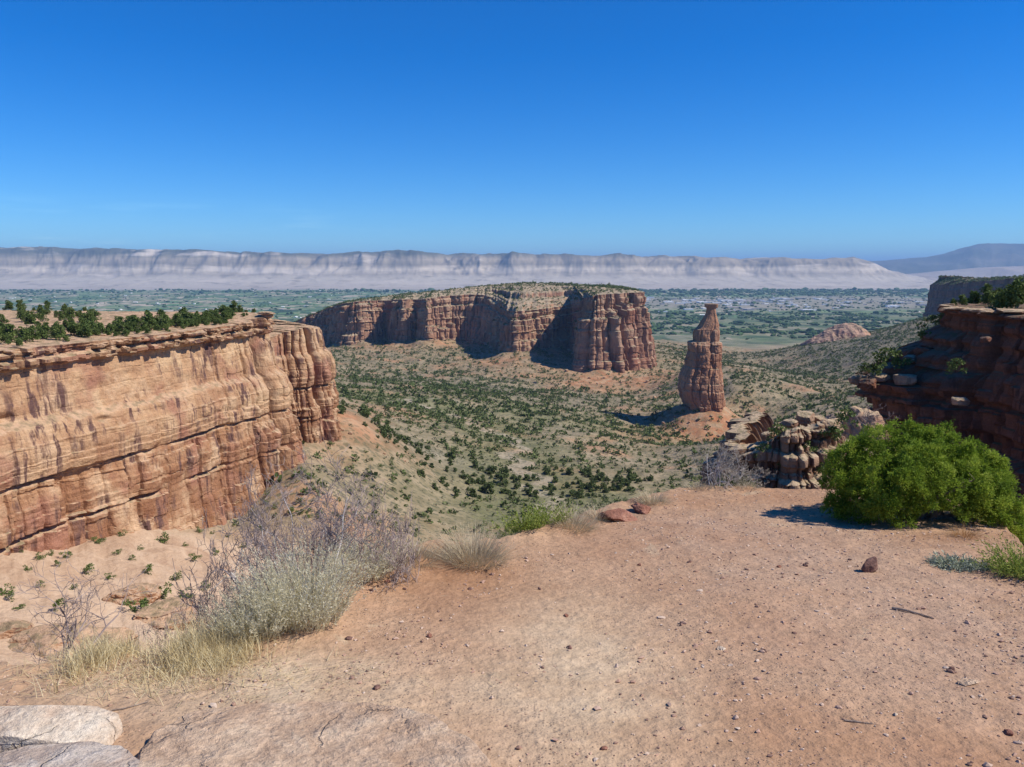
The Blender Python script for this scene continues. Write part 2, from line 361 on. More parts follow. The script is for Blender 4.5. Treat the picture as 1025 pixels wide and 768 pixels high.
YY, AA = np.meshgrid(yy, aa); XX = AA * YY
ZZ = terrain_z(XX, YY)
px, py = PX(XX, YY, ZZ)
# where the ground is red scree, grey sage flat or green brush (real soil differences, stored per point)
def blob(cx, cy, Y0, rx, ry):
    p = P(cx, cy, Y0); return np.exp(-(((XX - p[0]) / rx) ** 2 + ((YY - p[1]) / ry) ** 2))
red = 1.4 * blob(712, 426, 930, 62, 85) + .75 * blob(345, 428, 450, 22, 30) + 1.1 * blob(590, 382, 1380, 75, 90) + .9 * blob(500, 368, 1520, 60, 80) \
    + 1.0 * blob(650, 382, 1400, 70, 80) + .75 * blob(385, 350, 1800, 200, 70) + .5 * blob(650, 430, 830, 50, 60) + .3 * blob(390, 455, 470, 25, 30) + .4 * blob(310, 452, 400, 25, 40) + .8 * blob(722, 445, 860, 40, 40)
red = np.clip(red * (0.75 + 0.7 * fbm(XX / 35, YY / 60, None, 4, 41)), 0, 1)
grn = .9 * blob(560, 425, 850, 190, 90) + .9 * blob(520, 500, 430, 45, 60) + .8 * blob(380, 400, 800, 120, 40) + .5 * blob(640, 495, 450, 60, 70)
grn = np.clip(grn * (0.8 + 1.1 * fbm(XX / 45, YY / 60, None, 3, 51)), 0, 1)
gry = np.clip(.9 * blob(465, 380, 1150, 200, 220) + .8 * blob(430, 460, 520, 40, 50) + .9 * sstep(1150, 1500, YY) * sstep(.27, .38, AA) + .6 * blob(700, 360, 1900, 120, 500), 0, 1)
wline = [P(*k) for k in ((395, 404, 830), (430, 408, 790), (458, 414, 750), (490, 428, 700), (512, 444, 640), (522, 462, 560), (535, 485, 480), (560, 515, 400))]
wd = np.full(XX.shape, 1e9)
for k_ in range(len(wline) - 1):
    for t_ in np.linspace(0, 1, 14, endpoint=False):
        q_ = lerp(wline[k_], wline[k_ + 1], t_); ww = 9 * math.sin(k_ * 3 + t_ * 7); wd = np.minimum(wd, np.hypot(XX - q_[0] - ww, YY - q_[1]))
wash = sstep(9, 3, wd + 5 * fbm(XX / 20, YY / 20, None, 3, 61)); grn = np.clip(grn + .8 * sstep(60, 16, wd) * (1 - wash), 0, 1)
flat = np.clip(.9 * blob(455, 403, 850, 45, 20) + .9 * blob(425, 377, 1120, 50, 22) + .7 * blob(410, 405, 800, 30, 25) + .7 * blob(440, 462, 520, 24, 20) + .5 * blob(620, 462, 620, 30, 25) + .5 * blob(560, 440, 760, 25, 25), 0, 1)
wash = np.clip(.6 * wash + .7 * flat * (.6 + .8 * fbm(XX / 18, YY / 30, None, 3, 62)), 0, 1)
rockm = np.clip(sstep(320, 250, YY) * sstep(-.2, -.34, AA), 0, 1)
M_ter = NT('canyon_ground'); n = M_ter; p = n.pos()
big = n.noise(p, 0.012, 5, 0.6); med = n.noise(p, 0.06, 5, 0.65); fin = n.noise(p, 0.5, 5, 0.7)
soil = n.ramp(med, [(.3, pal(.15, .125, .07)), (.46, pal(.22, .18, .105)), (.6, pal(.32, .25, .16)), (.74, pal(.25, .19, .11))])
soil = n.mix(n.rng(big, .5, .66), soil, pal(.36, .21, .12))
soil = n.mix(n.math('MULTIPLY', n.attr('gray'), .8), soil, n.ramp(med, [(.35, pal(.115, .105, .07)), (.65, pal(.215, .19, .13))]))
soil = n.mix(n.math('MULTIPLY', n.attr('brush'), .75), soil, pal(.135, .145, .062))
soil = n.mix(n.math('MULTIPLY', n.attr('red'), n.rng(n.noise(p, .11, 5, .65), .34, .56, .35, 1.0)), soil, n.ramp(med, [(.3, pal(.31, .12, .055)), (.5, pal(.38, .18, .09)), (.66, pal(.44, .28, .17))]))
soil = n.mix(n.attr('wash'), soil, pal(.37, .315, .225))
# low sage scrub too small to model one by one
v1 = n.voro(n.vmul(p, (1, 1, .4)), 0.34); v2 = n.voro(n.vmul(p, (1, 1, .4), (7, 3, 1)), 0.16)
scr = n.math('MAXIMUM', n.rng(v1, .42, .26), n.rng(v2, .36, .22))
scr = n.math('MULTIPLY', scr, n.rng(n.noise(p, 0.025, 3), .32, .5))
scr = n.math('MULTIPLY', scr, n.math('SUBTRACT', 1.0, n.math('MULTIPLY', n.attr('red'), .7)))
scr = n.math('MULTIPLY', scr, n.math('SUBTRACT', 1.0, n.attr('slick')))
soil = n.mix(n.math('MULTIPLY', scr, .8), soil, n.ramp(fin, [(.35, pal(.055, .062, .03)), (.65, pal(.13, .125, .075))]))
slick = n.ramp(n.noise(n.vmul(p, (.02, .02, .5)), 1.0, 6, .7), [(.3, pal(.36, .225, .145)), (.45, pal(.46, .315, .205)), (.6, pal(.54, .39, .265)), (.72, pal(.47, .36, .24))])
soil = n.mix(n.attr('slick'), soil, slick)
# the valley: irrigated fields, desert and lawns
pv = n.vadd(p, n.vmul(n.noise(p, .0008, 3, out='Color'), (500, 500, 0)))
fld = n.voro(n.vmul(pv, (1 / 330., 1 / 420., 0)), 1.0, rand=.85, out='Color', dist='CHEBYCHEV')
fld2 = n.voro(n.vmul(pv, (1 / 120., 1 / 190., 0)), 1.0, rand=.8, out='Color', dist='CHEBYCHEV')
fr = n.sep(fld); fr = [n.math('ADD', n.math('MULTIPLY', fr[0], .62), n.math('MULTIPLY', n.sep(fld2)[1], .38))]
field = n.ramp(fr[0], [(0, pal(.035, .065, .03)), (.22, pal(.11, .19, .07)), (.36, pal(.19, .23, .11)), (.46, pal(.06, .11, .045)), (.54, pal(.31, .275, .19)), (.64, pal(.13, .18, .085)), (.75, pal(.40, .34, .25)), (.86, pal(.04, .075, .03))], 'CONSTANT')
field = n.mix(n.rng(n.noise(n.vmul(p, (1 / 90., 1 / 120., 0)), 1.0, 3), .55, .62), field, pal(.028, .055, .022))
sx = n.sep(p)
azm = n.math('DIVIDE', sx[0], sx[1])
wob = n.math('MULTIPLY', n.math('SUBTRACT', n.noise(n.vmul(p, (1 / 1500., 1 / 2500., 0)), 1.0, 4), .5), 3000)
dist = n.math('ADD', sx[1], wob)
desert = n.ramp(n.noise(n.vmul(p, (1 / 900., 1 / 1800., 0)), 1.0, 5, .6), [(.3, pal(.27, .235, .2)), (.6, pal(.37, .325, .28)), (.75, pal(.30, .26, .22))])
river = n.math('MULTIPLY', n.rng(dist, 6600, 5600), n.rng(azm, .03, .12))
field = n.mix(n.math('MULTIPLY', river, .7), field, n.ramp(n.noise(n.vmul(p, (1 / 300., 1 / 160., 0)), 1.0, 5, .6), [(.38, pal(.05, .08, .035)), (.5, pal(.11, .13, .07)), (.58, pal(.20, .18, .11)), (.66, pal(.34, .28, .2))]))
valley = n.mix(n.rng(dist, 12300, 13300), field, desert)
rights = n.rng(azm, .06, .16)
town = n.math('MULTIPLY', n.math('MULTIPLY', n.rng(dist, 6300, 7300), n.rng(dist, 10300, 9000)), rights)
tcol = n.ramp(n.noise(n.vmul(p, (1 / 70., 1 / 140., 0)), 1.0, 4, .7), [(.35, pal(.10, .12, .07)), (.5, pal(.24, .21, .165)), (.68, pal(.36, .32, .27))])
valley = n.mix(n.math('MULTIPLY', town, .85), valley, tcol)
bare = n.math('MULTIPLY', n.rng(dist, 3600, 3100), 1.0)
valley = n.mix(bare, valley, pal(.30, .23, .15))
soil = n.mix(n.rng(sx[1], 2700, 3300), soil, valley)
hg = n.math('ADD', fin, n.math('MULTIPLY', med, 4.0))
M_ter = n.done(soil, n.bump(hg, .8, .7))
o = obj('canyon_terrain', mesh('canyon_terrain', np.stack([XX, YY, ZZ], -1).reshape(-1, 3), grid_faces(len(aa), len(yy))[:, ::-1], M_ter, True,
    {'red': red, 'brush': grn, 'gray': gry, 'slick': rockm, 'wash': wash}))
tag(o, 'scrub dotted canyon floor, ridges and flat green valley below the overlook', kind='structure')

# ------------------------------------------------------------------ cliffs
def cliff(name, mat, C, ds, rows, prof, label, seed, j1, a1, j2, a2, bed, ab, rough, top_rise, inner=26, spall=0.0, mb=1.0, innerpow=2.0):
    """C rows: x, y, z rim, z foot, spine x, spine y, spine z, joint strength, foot flare.  The face runs from foot to rim, then the flat top
    goes on to the spine.  prof(frac, z, s, row values) is the outward offset of each bed."""
    s, D = catmull(C, ds)
    T = np.gradient(D[:, :2], axis=0); k = max(3, int(6 / ds))
    T /= np.linalg.norm(T, axis=1)[:, None] + 1e-9
    Nn = np.stack([T[:, 1], -T[:, 0]], 1)
    ker = np.ones(2 * k + 1) / (2 * k + 1)
    Np = np.stack([np.convolve(np.pad(Nn[:, i], k, mode='edge'), ker, 'valid') for i in (0, 1)], 1)
    Np /= np.linalg.norm(Np, axis=1)[:, None]
    fr = np.linspace(0, 1, rows)[None, :]; S = s[:, None]
    zr, zf = D[:, 2:3], D[:, 3:4]
    Z = zf + (zr - zf) * fr
    bx, by = D[:, 0:1], D[:, 1:2]
    J = D[:, 7:8]
    p1, r1, id1 = joints(S + 0 * Z, Z, j1, seed, .3, 4); p2, r2, id2 = joints(S + 0 * Z, Z, j2, seed + 31, .4, 5)
    zb = Z / bed + 0.5 * fbm(S / (bed * 8), Z / (bed * 6), None, 3, seed + 3) + 0.9 * perlin(Z / (bed * 3.1), 0 * Z + .5, None, seed + 6)
    kb = np.floor(zb).astype(np.int64); tb = zb - kb
    rb = rnd(id2, kb, seed=seed + 2) - .5; rb2 = rnd(id1, kb // 2, seed=seed + 7) - .5
    bedr = rnd(kb, seed=seed + 8) - .5
    notch = -(np.abs(2 * tb - 1) ** 10) * (rnd(kb, seed=seed + 4) > .35)
    hc = .25 + .8 * rnd(id1, seed=seed + 61); hc2 = .3 + .8 * rnd(id2, seed=seed + 63)
    sp_ = spall * J * ((sstep(hc + .012, hc - .012, fr + .03 * fbm(S / 5, Z / 9, None, 2, seed + 64)) * (.4 + .6 * rnd(id1, seed=seed + 62))) + .5 * sstep(hc2 + .01, hc2 - .01, fr) * rnd(id2, seed=seed + 65) - .5)
    off = sp_ + prof(fr, Z, S, D) + J * (a1 * p1 + a1 * .7 * (r1 - .5) + a2 * p2 + a2 * .6 * (r2 - .5)) + ab * (rb * np.clip(J, .1, 1) + .7 * rb2 * np.clip(J, .1, 1) + .45 * bedr + .4 * notch)
    off = off + D[:, 8:9] * (1 - fr) ** 1.6
    X0 = bx + Np[:, :1] * off; Y0 = by + Np[:, 1:] * off
    off = off + rough * (1.2 * fbm(X0 / (rough * 9), Y0 / (rough * 9), Z / (rough * 7), 5, seed + 21))
    X = bx + Np[:, :1] * off; Y = by + Np[:, 1:] * off
    Zj = Z + 0.25 * rough * fbm(X0 / (rough * 3), Y0 / (rough * 3), Z / 3, 3, seed + 33)
    u = (np.arange(1, inner + 1) / inner)[None, :] ** innerpow
    xr, yr, zr1 = X[:, -1:], Y[:, -1:], Zj[:, -1:]
    Xi = lerp(xr, D[:, 4:5], u); Yi = lerp(yr, D[:, 5:6], u)
    din = np.hypot(Xi - xr, Yi - yr)
    Zi = lerp(zr1, D[:, 6:7], u ** (1 / innerpow) if False else top_rise(u)) + mb * sstep(0, rough * 6, din) * rough * (fbm(Xi / (rough * 9), Yi / (rough * 9), None, 5, seed + 40) + .3)
    V = np.stack([np.concatenate([X, Xi], 1), np.concatenate([Y, Yi], 1), np.concatenate([Zj, Zi], 1)], -1)
    m = rows + inner
    me = mesh(name, V.reshape(-1, 3), grid_faces(len(s), m)[:, ::-1], mat, False)
    o = obj(name, me); tag(o, label, kind='structure')
    return o, V

def steps(z, *zo):
    """piecewise offset by height with short transitions: (z, offset above it) pairs from the top down"""
    out = np.zeros_like(z)
    for zz, dv, w in zo: out = out + dv * sstep(zz + w, zz - w, z)
    return out

# the near cliff to the left of the overlook
def prof_left(fr, Z, S, D):
    wv = 2.6 * fbm(S / 60, 0 * S, None, 2, 71) * sstep(-24, -45, Z) + .6 * fbm(S / 9, 0 * S, None, 3, 72)
    k6 = .15 + 1.1 * sstep(-.35, .2, fbm(S / 24, Z / 60, None, 2, 73)); k7 = .1 + 1.2 * sstep(-.3, .25, fbm(S / 20, Z / 60, None, 2, 74))
    zc = Z + wv
    o = steps(zc, (-22.3, .8, .3), (-23.6, -1.0, .3), (-24.6, 1.0, .3), (-27 , -2.2, .5))       # thin beds of the cap, then the overhang
    o = o + 1.6 * sstep(-27, -43, zc)
    o = o + steps(zc, (-43.5, 2.8, 1.6), (-67, .5, .4)) + k6 * steps(zc, (-59.4, -2.2, .25), (-60.6, 1.6, .5)) + k7 * steps(zc, (-74.6, -2.1, .3), (-75.9, 1.7, .5))
    ci = np.floor(S / 2.7 + .5 * fbm(S / 6, Z / 5, None, 2, 75)).astype(np.int64); cj = np.floor((zc + .35 * fbm(S / 5, 0 * S, None, 2, 76)) / 1.25).astype(np.int64)
    o = o + (2.6 * (rnd(ci, cj, seed=77) - .55) + 1.2 * (rnd(cj, seed=78) - .5)) * sstep(-27.6, -26.6, zc)
    o = o + .9 * (rnd(np.floor(S / 9 + .4 * fbm(S / 9, Z / 7, None, 2, 79)).astype(np.int64), np.floor(zc / 7 + .6 * fbm(S / 30, 0 * S, None, 2, 80)).astype(np.int64), seed=82) - .5) * sstep(-58, -62, zc)
    o = o + 2.2 * np.exp(-((zc + 52) / 6.5) ** 2) + 1.2 * np.exp(-((zc + 67) / 5) ** 2)
    o = o + steps(zc, (-49.3, .35, .15), (-50, -.2, .1), (-54.5, .5, .15), (-56.8, .4, .15), (-63, .35, .2), (-70.5, .5, .2)) + 1.2 * sstep(-80, -95, zc)
    alc = np.exp(-((S - 145 + 0 * Z) / 5.5) ** 2) * np.exp(-((zc + 23.5) / 1.6) ** 2)
    alc2 = np.exp(-((S - 222) / 9) ** 2) * np.exp(-((zc + 23.0) / 1.1) ** 2)
    pit = sum(a * np.exp(-((S - s0) / w) ** 2 - ((zc - z0) / h) ** 2) for s0, z0, w, h, a in ((178, -41.5, 2.2, 1.5, 2.0), (195, -41.0, 3.0, 1.4, 1.8), (140, -72.5, 2, 1.2, 1.5), (120, -76, 3, 1.5, 2), (226, -46.5, 3.5, 1.1, 1.2), (165, -75.5, 2, 1.3, 1.5), (213, -44, 1.0, 2.2, 1.0)))
    blockcut = -1.6 * sstep(206, 206.6, S) * sstep(236, 230, S) * sstep(-60.5, -60.8, zc) * sstep(-74.5, -73.5, zc)
    pj, rj, _ = joints(S + 0 * zc, zc, 7.5, 183, .35, 6); o = o + (1.7 * pj + 1.6 * (rj - .5)) * sstep(-59, -63, zc)
    pk, rk, _ = joints(S + 0 * zc, zc, 31, 184, .3, 14); o = o + (1.3 * pk + 1.0 * (rk - .5)) * sstep(-26, -29, zc)
    return o - 3.2 * alc - 2.2 * alc2 - pit + blockcut
CL = [(-215, 40, -19, -95, -420, 40, -16, .25, 0), (-195, 85, -20, -92, -420, 90, -16, .25, 0), (-178, 120, -20.5, -90, -420, 130, -15, .22, 0), (-159, 168, -21, -90, -420, 180, -14, .2, 0), (-142, 220, -21.2, -92, -420, 235, -14, .15, 0),
      (-126, 278, -21.6, -98, -420, 300, -15, .15, 1), (-114, 320, -21.5, -104, -420, 345, -16, .5, 3), (-109, 338, -20.8, -108, -400, 365, -17, 1.4, 6), (-108, 352, -19.5, -112, -380, 375, -18, 1.7, 9), (-110, 364, -19, -114, -380, 385, -18, 1.7, 9),
      (-119, 374, -25, -114, -380, 392, -24, 1.0, 4), (-129, 384, -34, -114, -380, 399, -30, .8, 1), (-130, 396, -36, -114, -380, 407, -31, .8, 0), (-117, 406, -32, -116, -380, 415, -29, 1.2, 2), (-104, 417, -29.5, -118, -370, 425, -27, 1.8, 4), (-100, 432, -31.5, -118, -360, 435, -27, 1.8, 5), (-106, 446, -31, -118, -350, 445, -23, 1.2, 4),
      (-135, 456, -27, -118, -340, 450, -23, 1, 2), (-175, 462, -24, -118, -330, 452, -23, .8, 2), (-230, 470, -24, -118, -300, 455, -23, .8, 2), (-290, 478, -24, -118, -310, 460, -23, .8, 2)]
cliff_l, VL = cliff('left_cliff', M_left, CL, .42, 230, prof_left, 'sunlit tan sandstone cliff with dark ledges below a rim of junipers', 101, 13, 3.6, 4.2, 1.5, 4.2, .5, .62,
                    lambda u: u ** .8, inner=60, mb=.9, innerpow=2.2, spall=1.9)

# the long mesa across the canyon
def prof_mesa(fr, Z, S, D):
    w = 3 * fbm(S / 90, 0 * S, None, 3, 81)
    f = fr + w / 110
    o = steps(f, (.95, 3, .01), (.88, -2, .01), (.82, 5, .01), (.60, 3, .02), (.585, -2.5, .006), (.40, 2.5, .02), (.2, 4, .02), (.19, -2, .005))
    return o - 6
mesa, VM = cliff('mesa', M_mesa, CM, 1.7, 110, prof_mesa, 'long flat topped red mesa across the canyon with columned cliffs', 202, 34, 9, 12, 5.0, 14, 4.2, 3.6,
                 lambda u: np.interp(u, [0, .02, .04, .10, .12, .27, .31, .5, .53, 1], [0, .06, .16, .22, .32, .42, .70, .80, .9, 1]), inner=70, mb=.9, innerpow=1.6, spall=11)

# the dark cliff across the gully on the right
def prof_dark(fr, Z, S, D):
    w = .5 * fbm(S / 12, 0 * S, None, 3, 91)
    z = Z + w
    far = sstep(84, 64, S)                                     # the ledge juts out at its far end
    o = steps(z, (-4.7, .4, .05), (-5.2, -.9, .1), (-6.0, .7, .5), (-7.2, -.5, .3), (-8.2, .8, .9), (-9.3, -.4, .3), (-10.6, .6, .9))
    jag = .6 + .8 * (rnd(np.floor(S / 3.1 + .4 * fbm(S / 5, z / 4, None, 2, 92)).astype(np.int64), np.floor(z / 2.6).astype(np.int64), seed=93))
    o = o + far * jag * (1.8 * sstep(-7.0, -9.2, z) + 2.2 * sstep(-9.6, -12, z) + 4.2 * sstep(-12.6, -15.4, z)) + 1.0 * sstep(-12.3, -13.7, z)
    o = o + steps(z, (-16.6, -1.6, .15), (-17.5, .8, .2), (-21, -1.5, .3), (-24, 2, .5)) + 4 * sstep(-26, -40, z)
    return o
CD = [(120, 150, -4, -45, 200, 160, -2, .6, 0), (98, 146, -4.2, -45, 200, 150, -2, .6, 0), (78, 139, -4.4, -45, 200, 135, -2.2, .7, 0), (66.5, 126, -4.5, -45, 200, 115, -2.4, .8, 0), (65.5, 117, -4.5, -45, 200, 105, -2.4, 1, 0), (68, 108, -4.7, -45, 200, 95, -2.4, 1, 0),
      (65.5, 99, -4.5, -45, 200, 85, -2.4, 1, 0), (67, 89, -4.3, -45, 200, 75, -2.4, 1, 0), (70, 78, -4.2, -45, 200, 65, -2.4, 1, 0), (76, 62, -4, -45, 200, 50, -2.4, 1, 0), (88, 44, -4, -45, 200, 35, -2.4, 1, 0), (104, 25, -4, -45, 200, 20, -2.4, 1, 0)]
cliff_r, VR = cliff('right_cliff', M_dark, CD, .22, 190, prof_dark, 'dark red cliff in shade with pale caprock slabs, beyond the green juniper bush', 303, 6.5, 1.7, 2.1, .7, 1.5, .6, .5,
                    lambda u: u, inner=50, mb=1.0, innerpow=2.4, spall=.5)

# the shaded far cliff at the right edge of the valley
def prof_far(fr, Z, S, D): return steps(fr, (.9, 4, .02), (.7, 4, .03), (.4, 6, .03)) - 4
def far(x, yt, yb, Y, spx, spy, spz, J=1): a = P(x, yt, Y); return (a[0], Y, a[2], mz(x, yb, Y) - 25, spx, spy, spz, J, 8)
CF = [(1500, 2900, -60, -300, 1500, 2600, -30, 1, 8), far(970, 281, 325, 2760, 1350, 2500, -25), far(938, 284, 325, 2640, 1300, 2450, -28), far(934, 285, 324, 2440, 1300, 2350, -28, 1.2), far(948, 286, 322, 2320, 1300, 2250, -26), far(962, 284, 322, 2260, 1300, 2150, -24, 1.5), far(980, 282, 322, 2150, 1300, 2050, -20),
      far(1003, 280, 324, 2050, 1300, 1900, -14, 1.2), far(1024, 279, 326, 1930, 1300, 1800, -14), far(1060, 280, 330, 1750, 1400, 1600, -20), far(1100, 280, 340, 1550, 1400, 1400, -20)]
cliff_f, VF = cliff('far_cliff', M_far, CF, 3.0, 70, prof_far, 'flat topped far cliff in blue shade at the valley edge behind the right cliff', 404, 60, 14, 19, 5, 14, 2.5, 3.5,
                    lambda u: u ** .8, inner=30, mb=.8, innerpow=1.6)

# ------------------------------------------------------------------ the free standing spire
def make_spire():
    Y0 = 962.0
    L = [(304.3, 702.8), (307.6, 702.8), (308.8, 705), (314, 704.4), (319, 702), (325, 698.2), (328.5, 695.8), (330, 693.4), (338, 692.4), (341.4, 692.4), (342.2, 686.6), (352, 688), (366, 686), (370, 684), (377, 681), (390, 680), (398, 682.5), (405, 686.9), (412, 690), (422, 686), (436, 680)]
    Rr = [(304.3, 714.8), (307.6, 714.8), (308.8, 712.8), (314, 713.4), (319, 714.8), (325, 716.2), (341.4, 716.4), (342.2, 718.4), (359, 718.6), (384, 720.5), (411, 722.6), (422, 726), (436, 732)]
    ys = np.concatenate([np.linspace(304.3, 412, 190), np.linspace(413, 436, 16)])
    lx = np.interp(ys, *zip(*L)); rx = np.interp(ys, *zip(*Rr))
    zs = np.array([P(700, y, Y0)[2] for y in ys]); k = Y0 / F * 1.012
    xl = (lx - CX) * k; xr = (rx - CX) * k
    cx = (xl + xr) / 2; hw = (xr - xl) / 2
    hd = np.interp(ys, [304, 309, 316, 330, 341, 344, 366, 385, 411, 436], [7, 6, 8, 13, 15, 19, 24, 30, 33, 46])
    nt = 420; e = 2 / 3.4
    td = np.linspace(0, 2 * np.pi, 6001); mi = 110
    pc = lambda f, t: np.sign(f(t)) * np.abs(f(t)) ** e
    qx = hw[mi] * pc(np.cos, td); qy = hd[mi] * pc(np.sin, td) - .16 * qx
    al = np.concatenate([[0], np.cumsum(np.hypot(np.diff(qx), np.diff(qy)))]); th = np.interp(np.linspace(0, al[-1], nt, endpoint=False), al, td); arc = np.linspace(0, al[-1], nt, endpoint=False)
    sx = pc(np.cos, th); sy = pc(np.sin, th)
    TH, ZI = np.meshgrid(th, zs)
    # thin wall of rock turned so its broad face looks to the viewer's left
    X = cx[:, None] + hw[:, None] * sx[None] + .10 * hd[:, None] * sy[None] * 0
    Y = Y0 + hd[:, None] * sy[None] - .16 * hw[:, None] * sx[None]
    per = arc[None] + 0 * ZI
    p1, r1, i1 = joints(per, ZI, 15, 501, .3, 5); p2, r2, i2 = joints(per, ZI, 7, 502, .4, 7)
    zb = ZI / 9 + .3 * fbm(per / 40, ZI / 40, None, 2, 504); kb = np.floor(zb).astype(np.int64); tb = zb - kb
    blk = rnd(i2, kb, seed=505) - .5; blk1 = rnd(i1, kb // 2, seed=506) - .5
    amp = np.interp(ys, [304, 312, 330, 345, 436], [.0, .1, .35, .8, .9])[:, None]
    off = amp * (4.2 * p1 + 1.9 * p2 + 2.0 * (r1 - .5) + 1.5 * blk + 2.0 * blk1 - 1.2 * np.abs(2 * tb - 1) ** 10 * (rnd(kb, seed=507) > .4) + 2.2 * fbm(X / 14, Y / 14, ZI / 12, 5, 508) + 1.1 * fbm(X / 4, Y / 4, ZI / 5, 4, 509) - .6)
    tx_ = np.roll(X, -2, 1) - np.roll(X, 2, 1); ty_ = np.roll(Y, -2, 1) - np.roll(Y, 2, 1); tl = np.hypot(tx_, ty_) + 1e-6
    X = X + off * ty_ / tl; Y = Y - off * tx_ / tl
    V = np.stack([X, Y, ZI + 0 * X], -1)                      # rows, theta
    V = V.transpose(1, 0, 2)
    m = len(zs); Vf = V.reshape(-1, 3)
    cap = Vf.reshape(nt, m, 3)[:, 0].mean(0) + np.array([0, 0, .6])
    F4 = grid_faces(nt, m, True)[:, ::-1]
    i = np.arange(nt); capf = np.stack([i * m, ((i + 1) % nt) * m, np.full(nt, len(Vf))], 1)
    me = mesh('rock_spire', np.vstack([Vf, cap]), [F4, capf], M_spire, False)
    o = obj('rock_spire', me)
    tag(o, 'tall free standing red sandstone spire with a flat capped neck on a red scree mound', 'rock spire')
make_spire()

# the domed red rock on the ridge
M_dome = mat_rock('dome_rock', [(.3, pal(.28, .11, .07)), (.45, pal(.36, .16, .1)), (.6, pal(.44, .24, .16)), (.72, pal(.52, .38, .28))], .05, pal(.2, .09, .07), pal(.46, .29, .2), 3.0, streak=.4)
def make_dome():
    a = np.linspace(-1, 1, 120); b = np.linspace(-1, 1, 70); U, Vv = np.meshgrid(a, b, indexing='ij')
    c0 = P(838, 340, 2120); X = c0[0] + U * 92; Y = c0[1] + Vv * 120
    sky_y = np.interp(U, [-1, -.8, -.5, -.2, .1, .35, .55, .75, 1], [352, 343, 337, 331, 326, 323.5, 326, 333, 345])
    top = (268 - sky_y) / F * 2120 + EYE
    z = top - 40 * np.abs(Vv) ** 2.0 + 3.5 * fbm(X / 25, Y / 25, None, 5, 611) + 4 * ridged(X / 40 + .02 * top, Y / 70, 3, 612) - 2
    z = np.where(np.maximum(abs(U), abs(Vv)) > .985, -330, z)
    o = obj('dome_hill', mesh('dome_hill', np.stack([X, Y, z], -1).reshape(-1, 3), grid_faces(120, 70), M_dome, False))
    tag(o, 'rounded bare red rock hill on the grey ridge near the valley', kind='structure')
make_dome()

# ------------------------------------------------------------------ far escarpment and mountains
def escarp():
    aN, dN = 1500, 90
    a = np.linspace(-1.1, .56, aN); t = np.linspace(0, 1, dN)
    Aa, Tt = np.meshgrid(a, t, indexing='ij')
    xs = CX + F * a * 1.0
    crest_y = np.interp(xs, [-400, 0, 60, 100, 160, 200, 250, 300, 350, 400, 450, 520, 560, 600, 620, 660, 700, 740, 780, 820, 850, 868, 885, 905, 930, 960], [253, 254, 253.5, 255, 256.5, 256, 258, 259.5, 258.5, 256.5, 259, 258.5, 260, 260, 259.5, 261, 262.5, 262.5, 263.5, 264.5, 262, 267, 273, 278, 282, 284])
    Y = 13800 + Tt * 5200; Yc = 13800 + .8 * 5200
    X = Aa * Y
    crest = (268 - crest_y)[:, None] / F * Yc * 1.0 + 55 * (ridged(X / 1100, 0 * X, 3, 703) - .6) + 18 * fbm(X / 260, 0 * X, None, 3, 704)
    low = VALLEY + 14
    crest0 = crest
    sp = ridged(X / 2100 + .2 * fbm(Y / 2500, X / 3000, None, 2, 706), Y / 9000, 3, 701)
    fin = ridged(X / 620 + .35 * fbm(X / 900, Y / 900, None, 2, 707), Y / 1100, 4, 702)
    spc = sp[:, 70:71]; crest = low + (crest0 - low) * (.84 + .22 * sstep(.1, 1.0, spc)) 
    tt = Tt + .27 * (sp - .35) + .09 * (fin - .3)
    tr = Tt + (tt - Tt) * sstep(.25, .55, Tt)
    prof = .33 * np.clip(tr / .55, 0, 1) ** 1.25 + .67 * sstep(.46, .92, tr)
    z = low + (crest - low) * prof + 16 * (fin - .3) * sstep(.38, .6, tt)
    z = z - sstep(.88, 1.0, Tt) * 120
    z[:, 0] = VALLEY - 30
    n = NT('shale_escarpment'); p = n.pos(); sz = n.sep(p)[2]
    warp = n.math('MULTIPLY', n.noise(n.vmul(p, (1 / 900., 1 / 900., 1 / 200.)), 1.0, 4), 160)
    h = n.math('ADD', sz, warp)
    colr = n.ramp(n.math('MULTIPLY', n.math('ADD', h, 350), 1 / 800.), [(.05, pal(.36, .31, .26)), (.27, pal(.42, .37, .30)), (.38, pal(.31, .265, .21)), (.5, pal(.48, .41, .32)), (.62, pal(.22, .185, .14)), (.75, pal(.30, .25, .185)), (.9, pal(.09, .09, .065))])
    colr = n.mix(n.rng(n.noise(n.vmul(p, (1 / 300., 1 / 500., 1 / 90.)), 1.0, 5, .65), .5, .75), colr, pal(.20, .17, .135))
    colr = n.mix(n.rng(n.noise(n.vmul(p, (1 / 1300., 1 / 900., 1 / 200.)), 1.0, 3, .5), .56, .7), colr, pal(.46, .40, .33))
    m = n.done(colr)
    o = obj('escarpment_hills', mesh('escarpment_hills', np.stack([X, Y, z], -1).reshape(-1, 3), grid_faces(aN, dN), m, True))
    tag(o, 'long pale grey escarpment of eroded bluffs across the far side of the valley', kind='structure')
escarp()
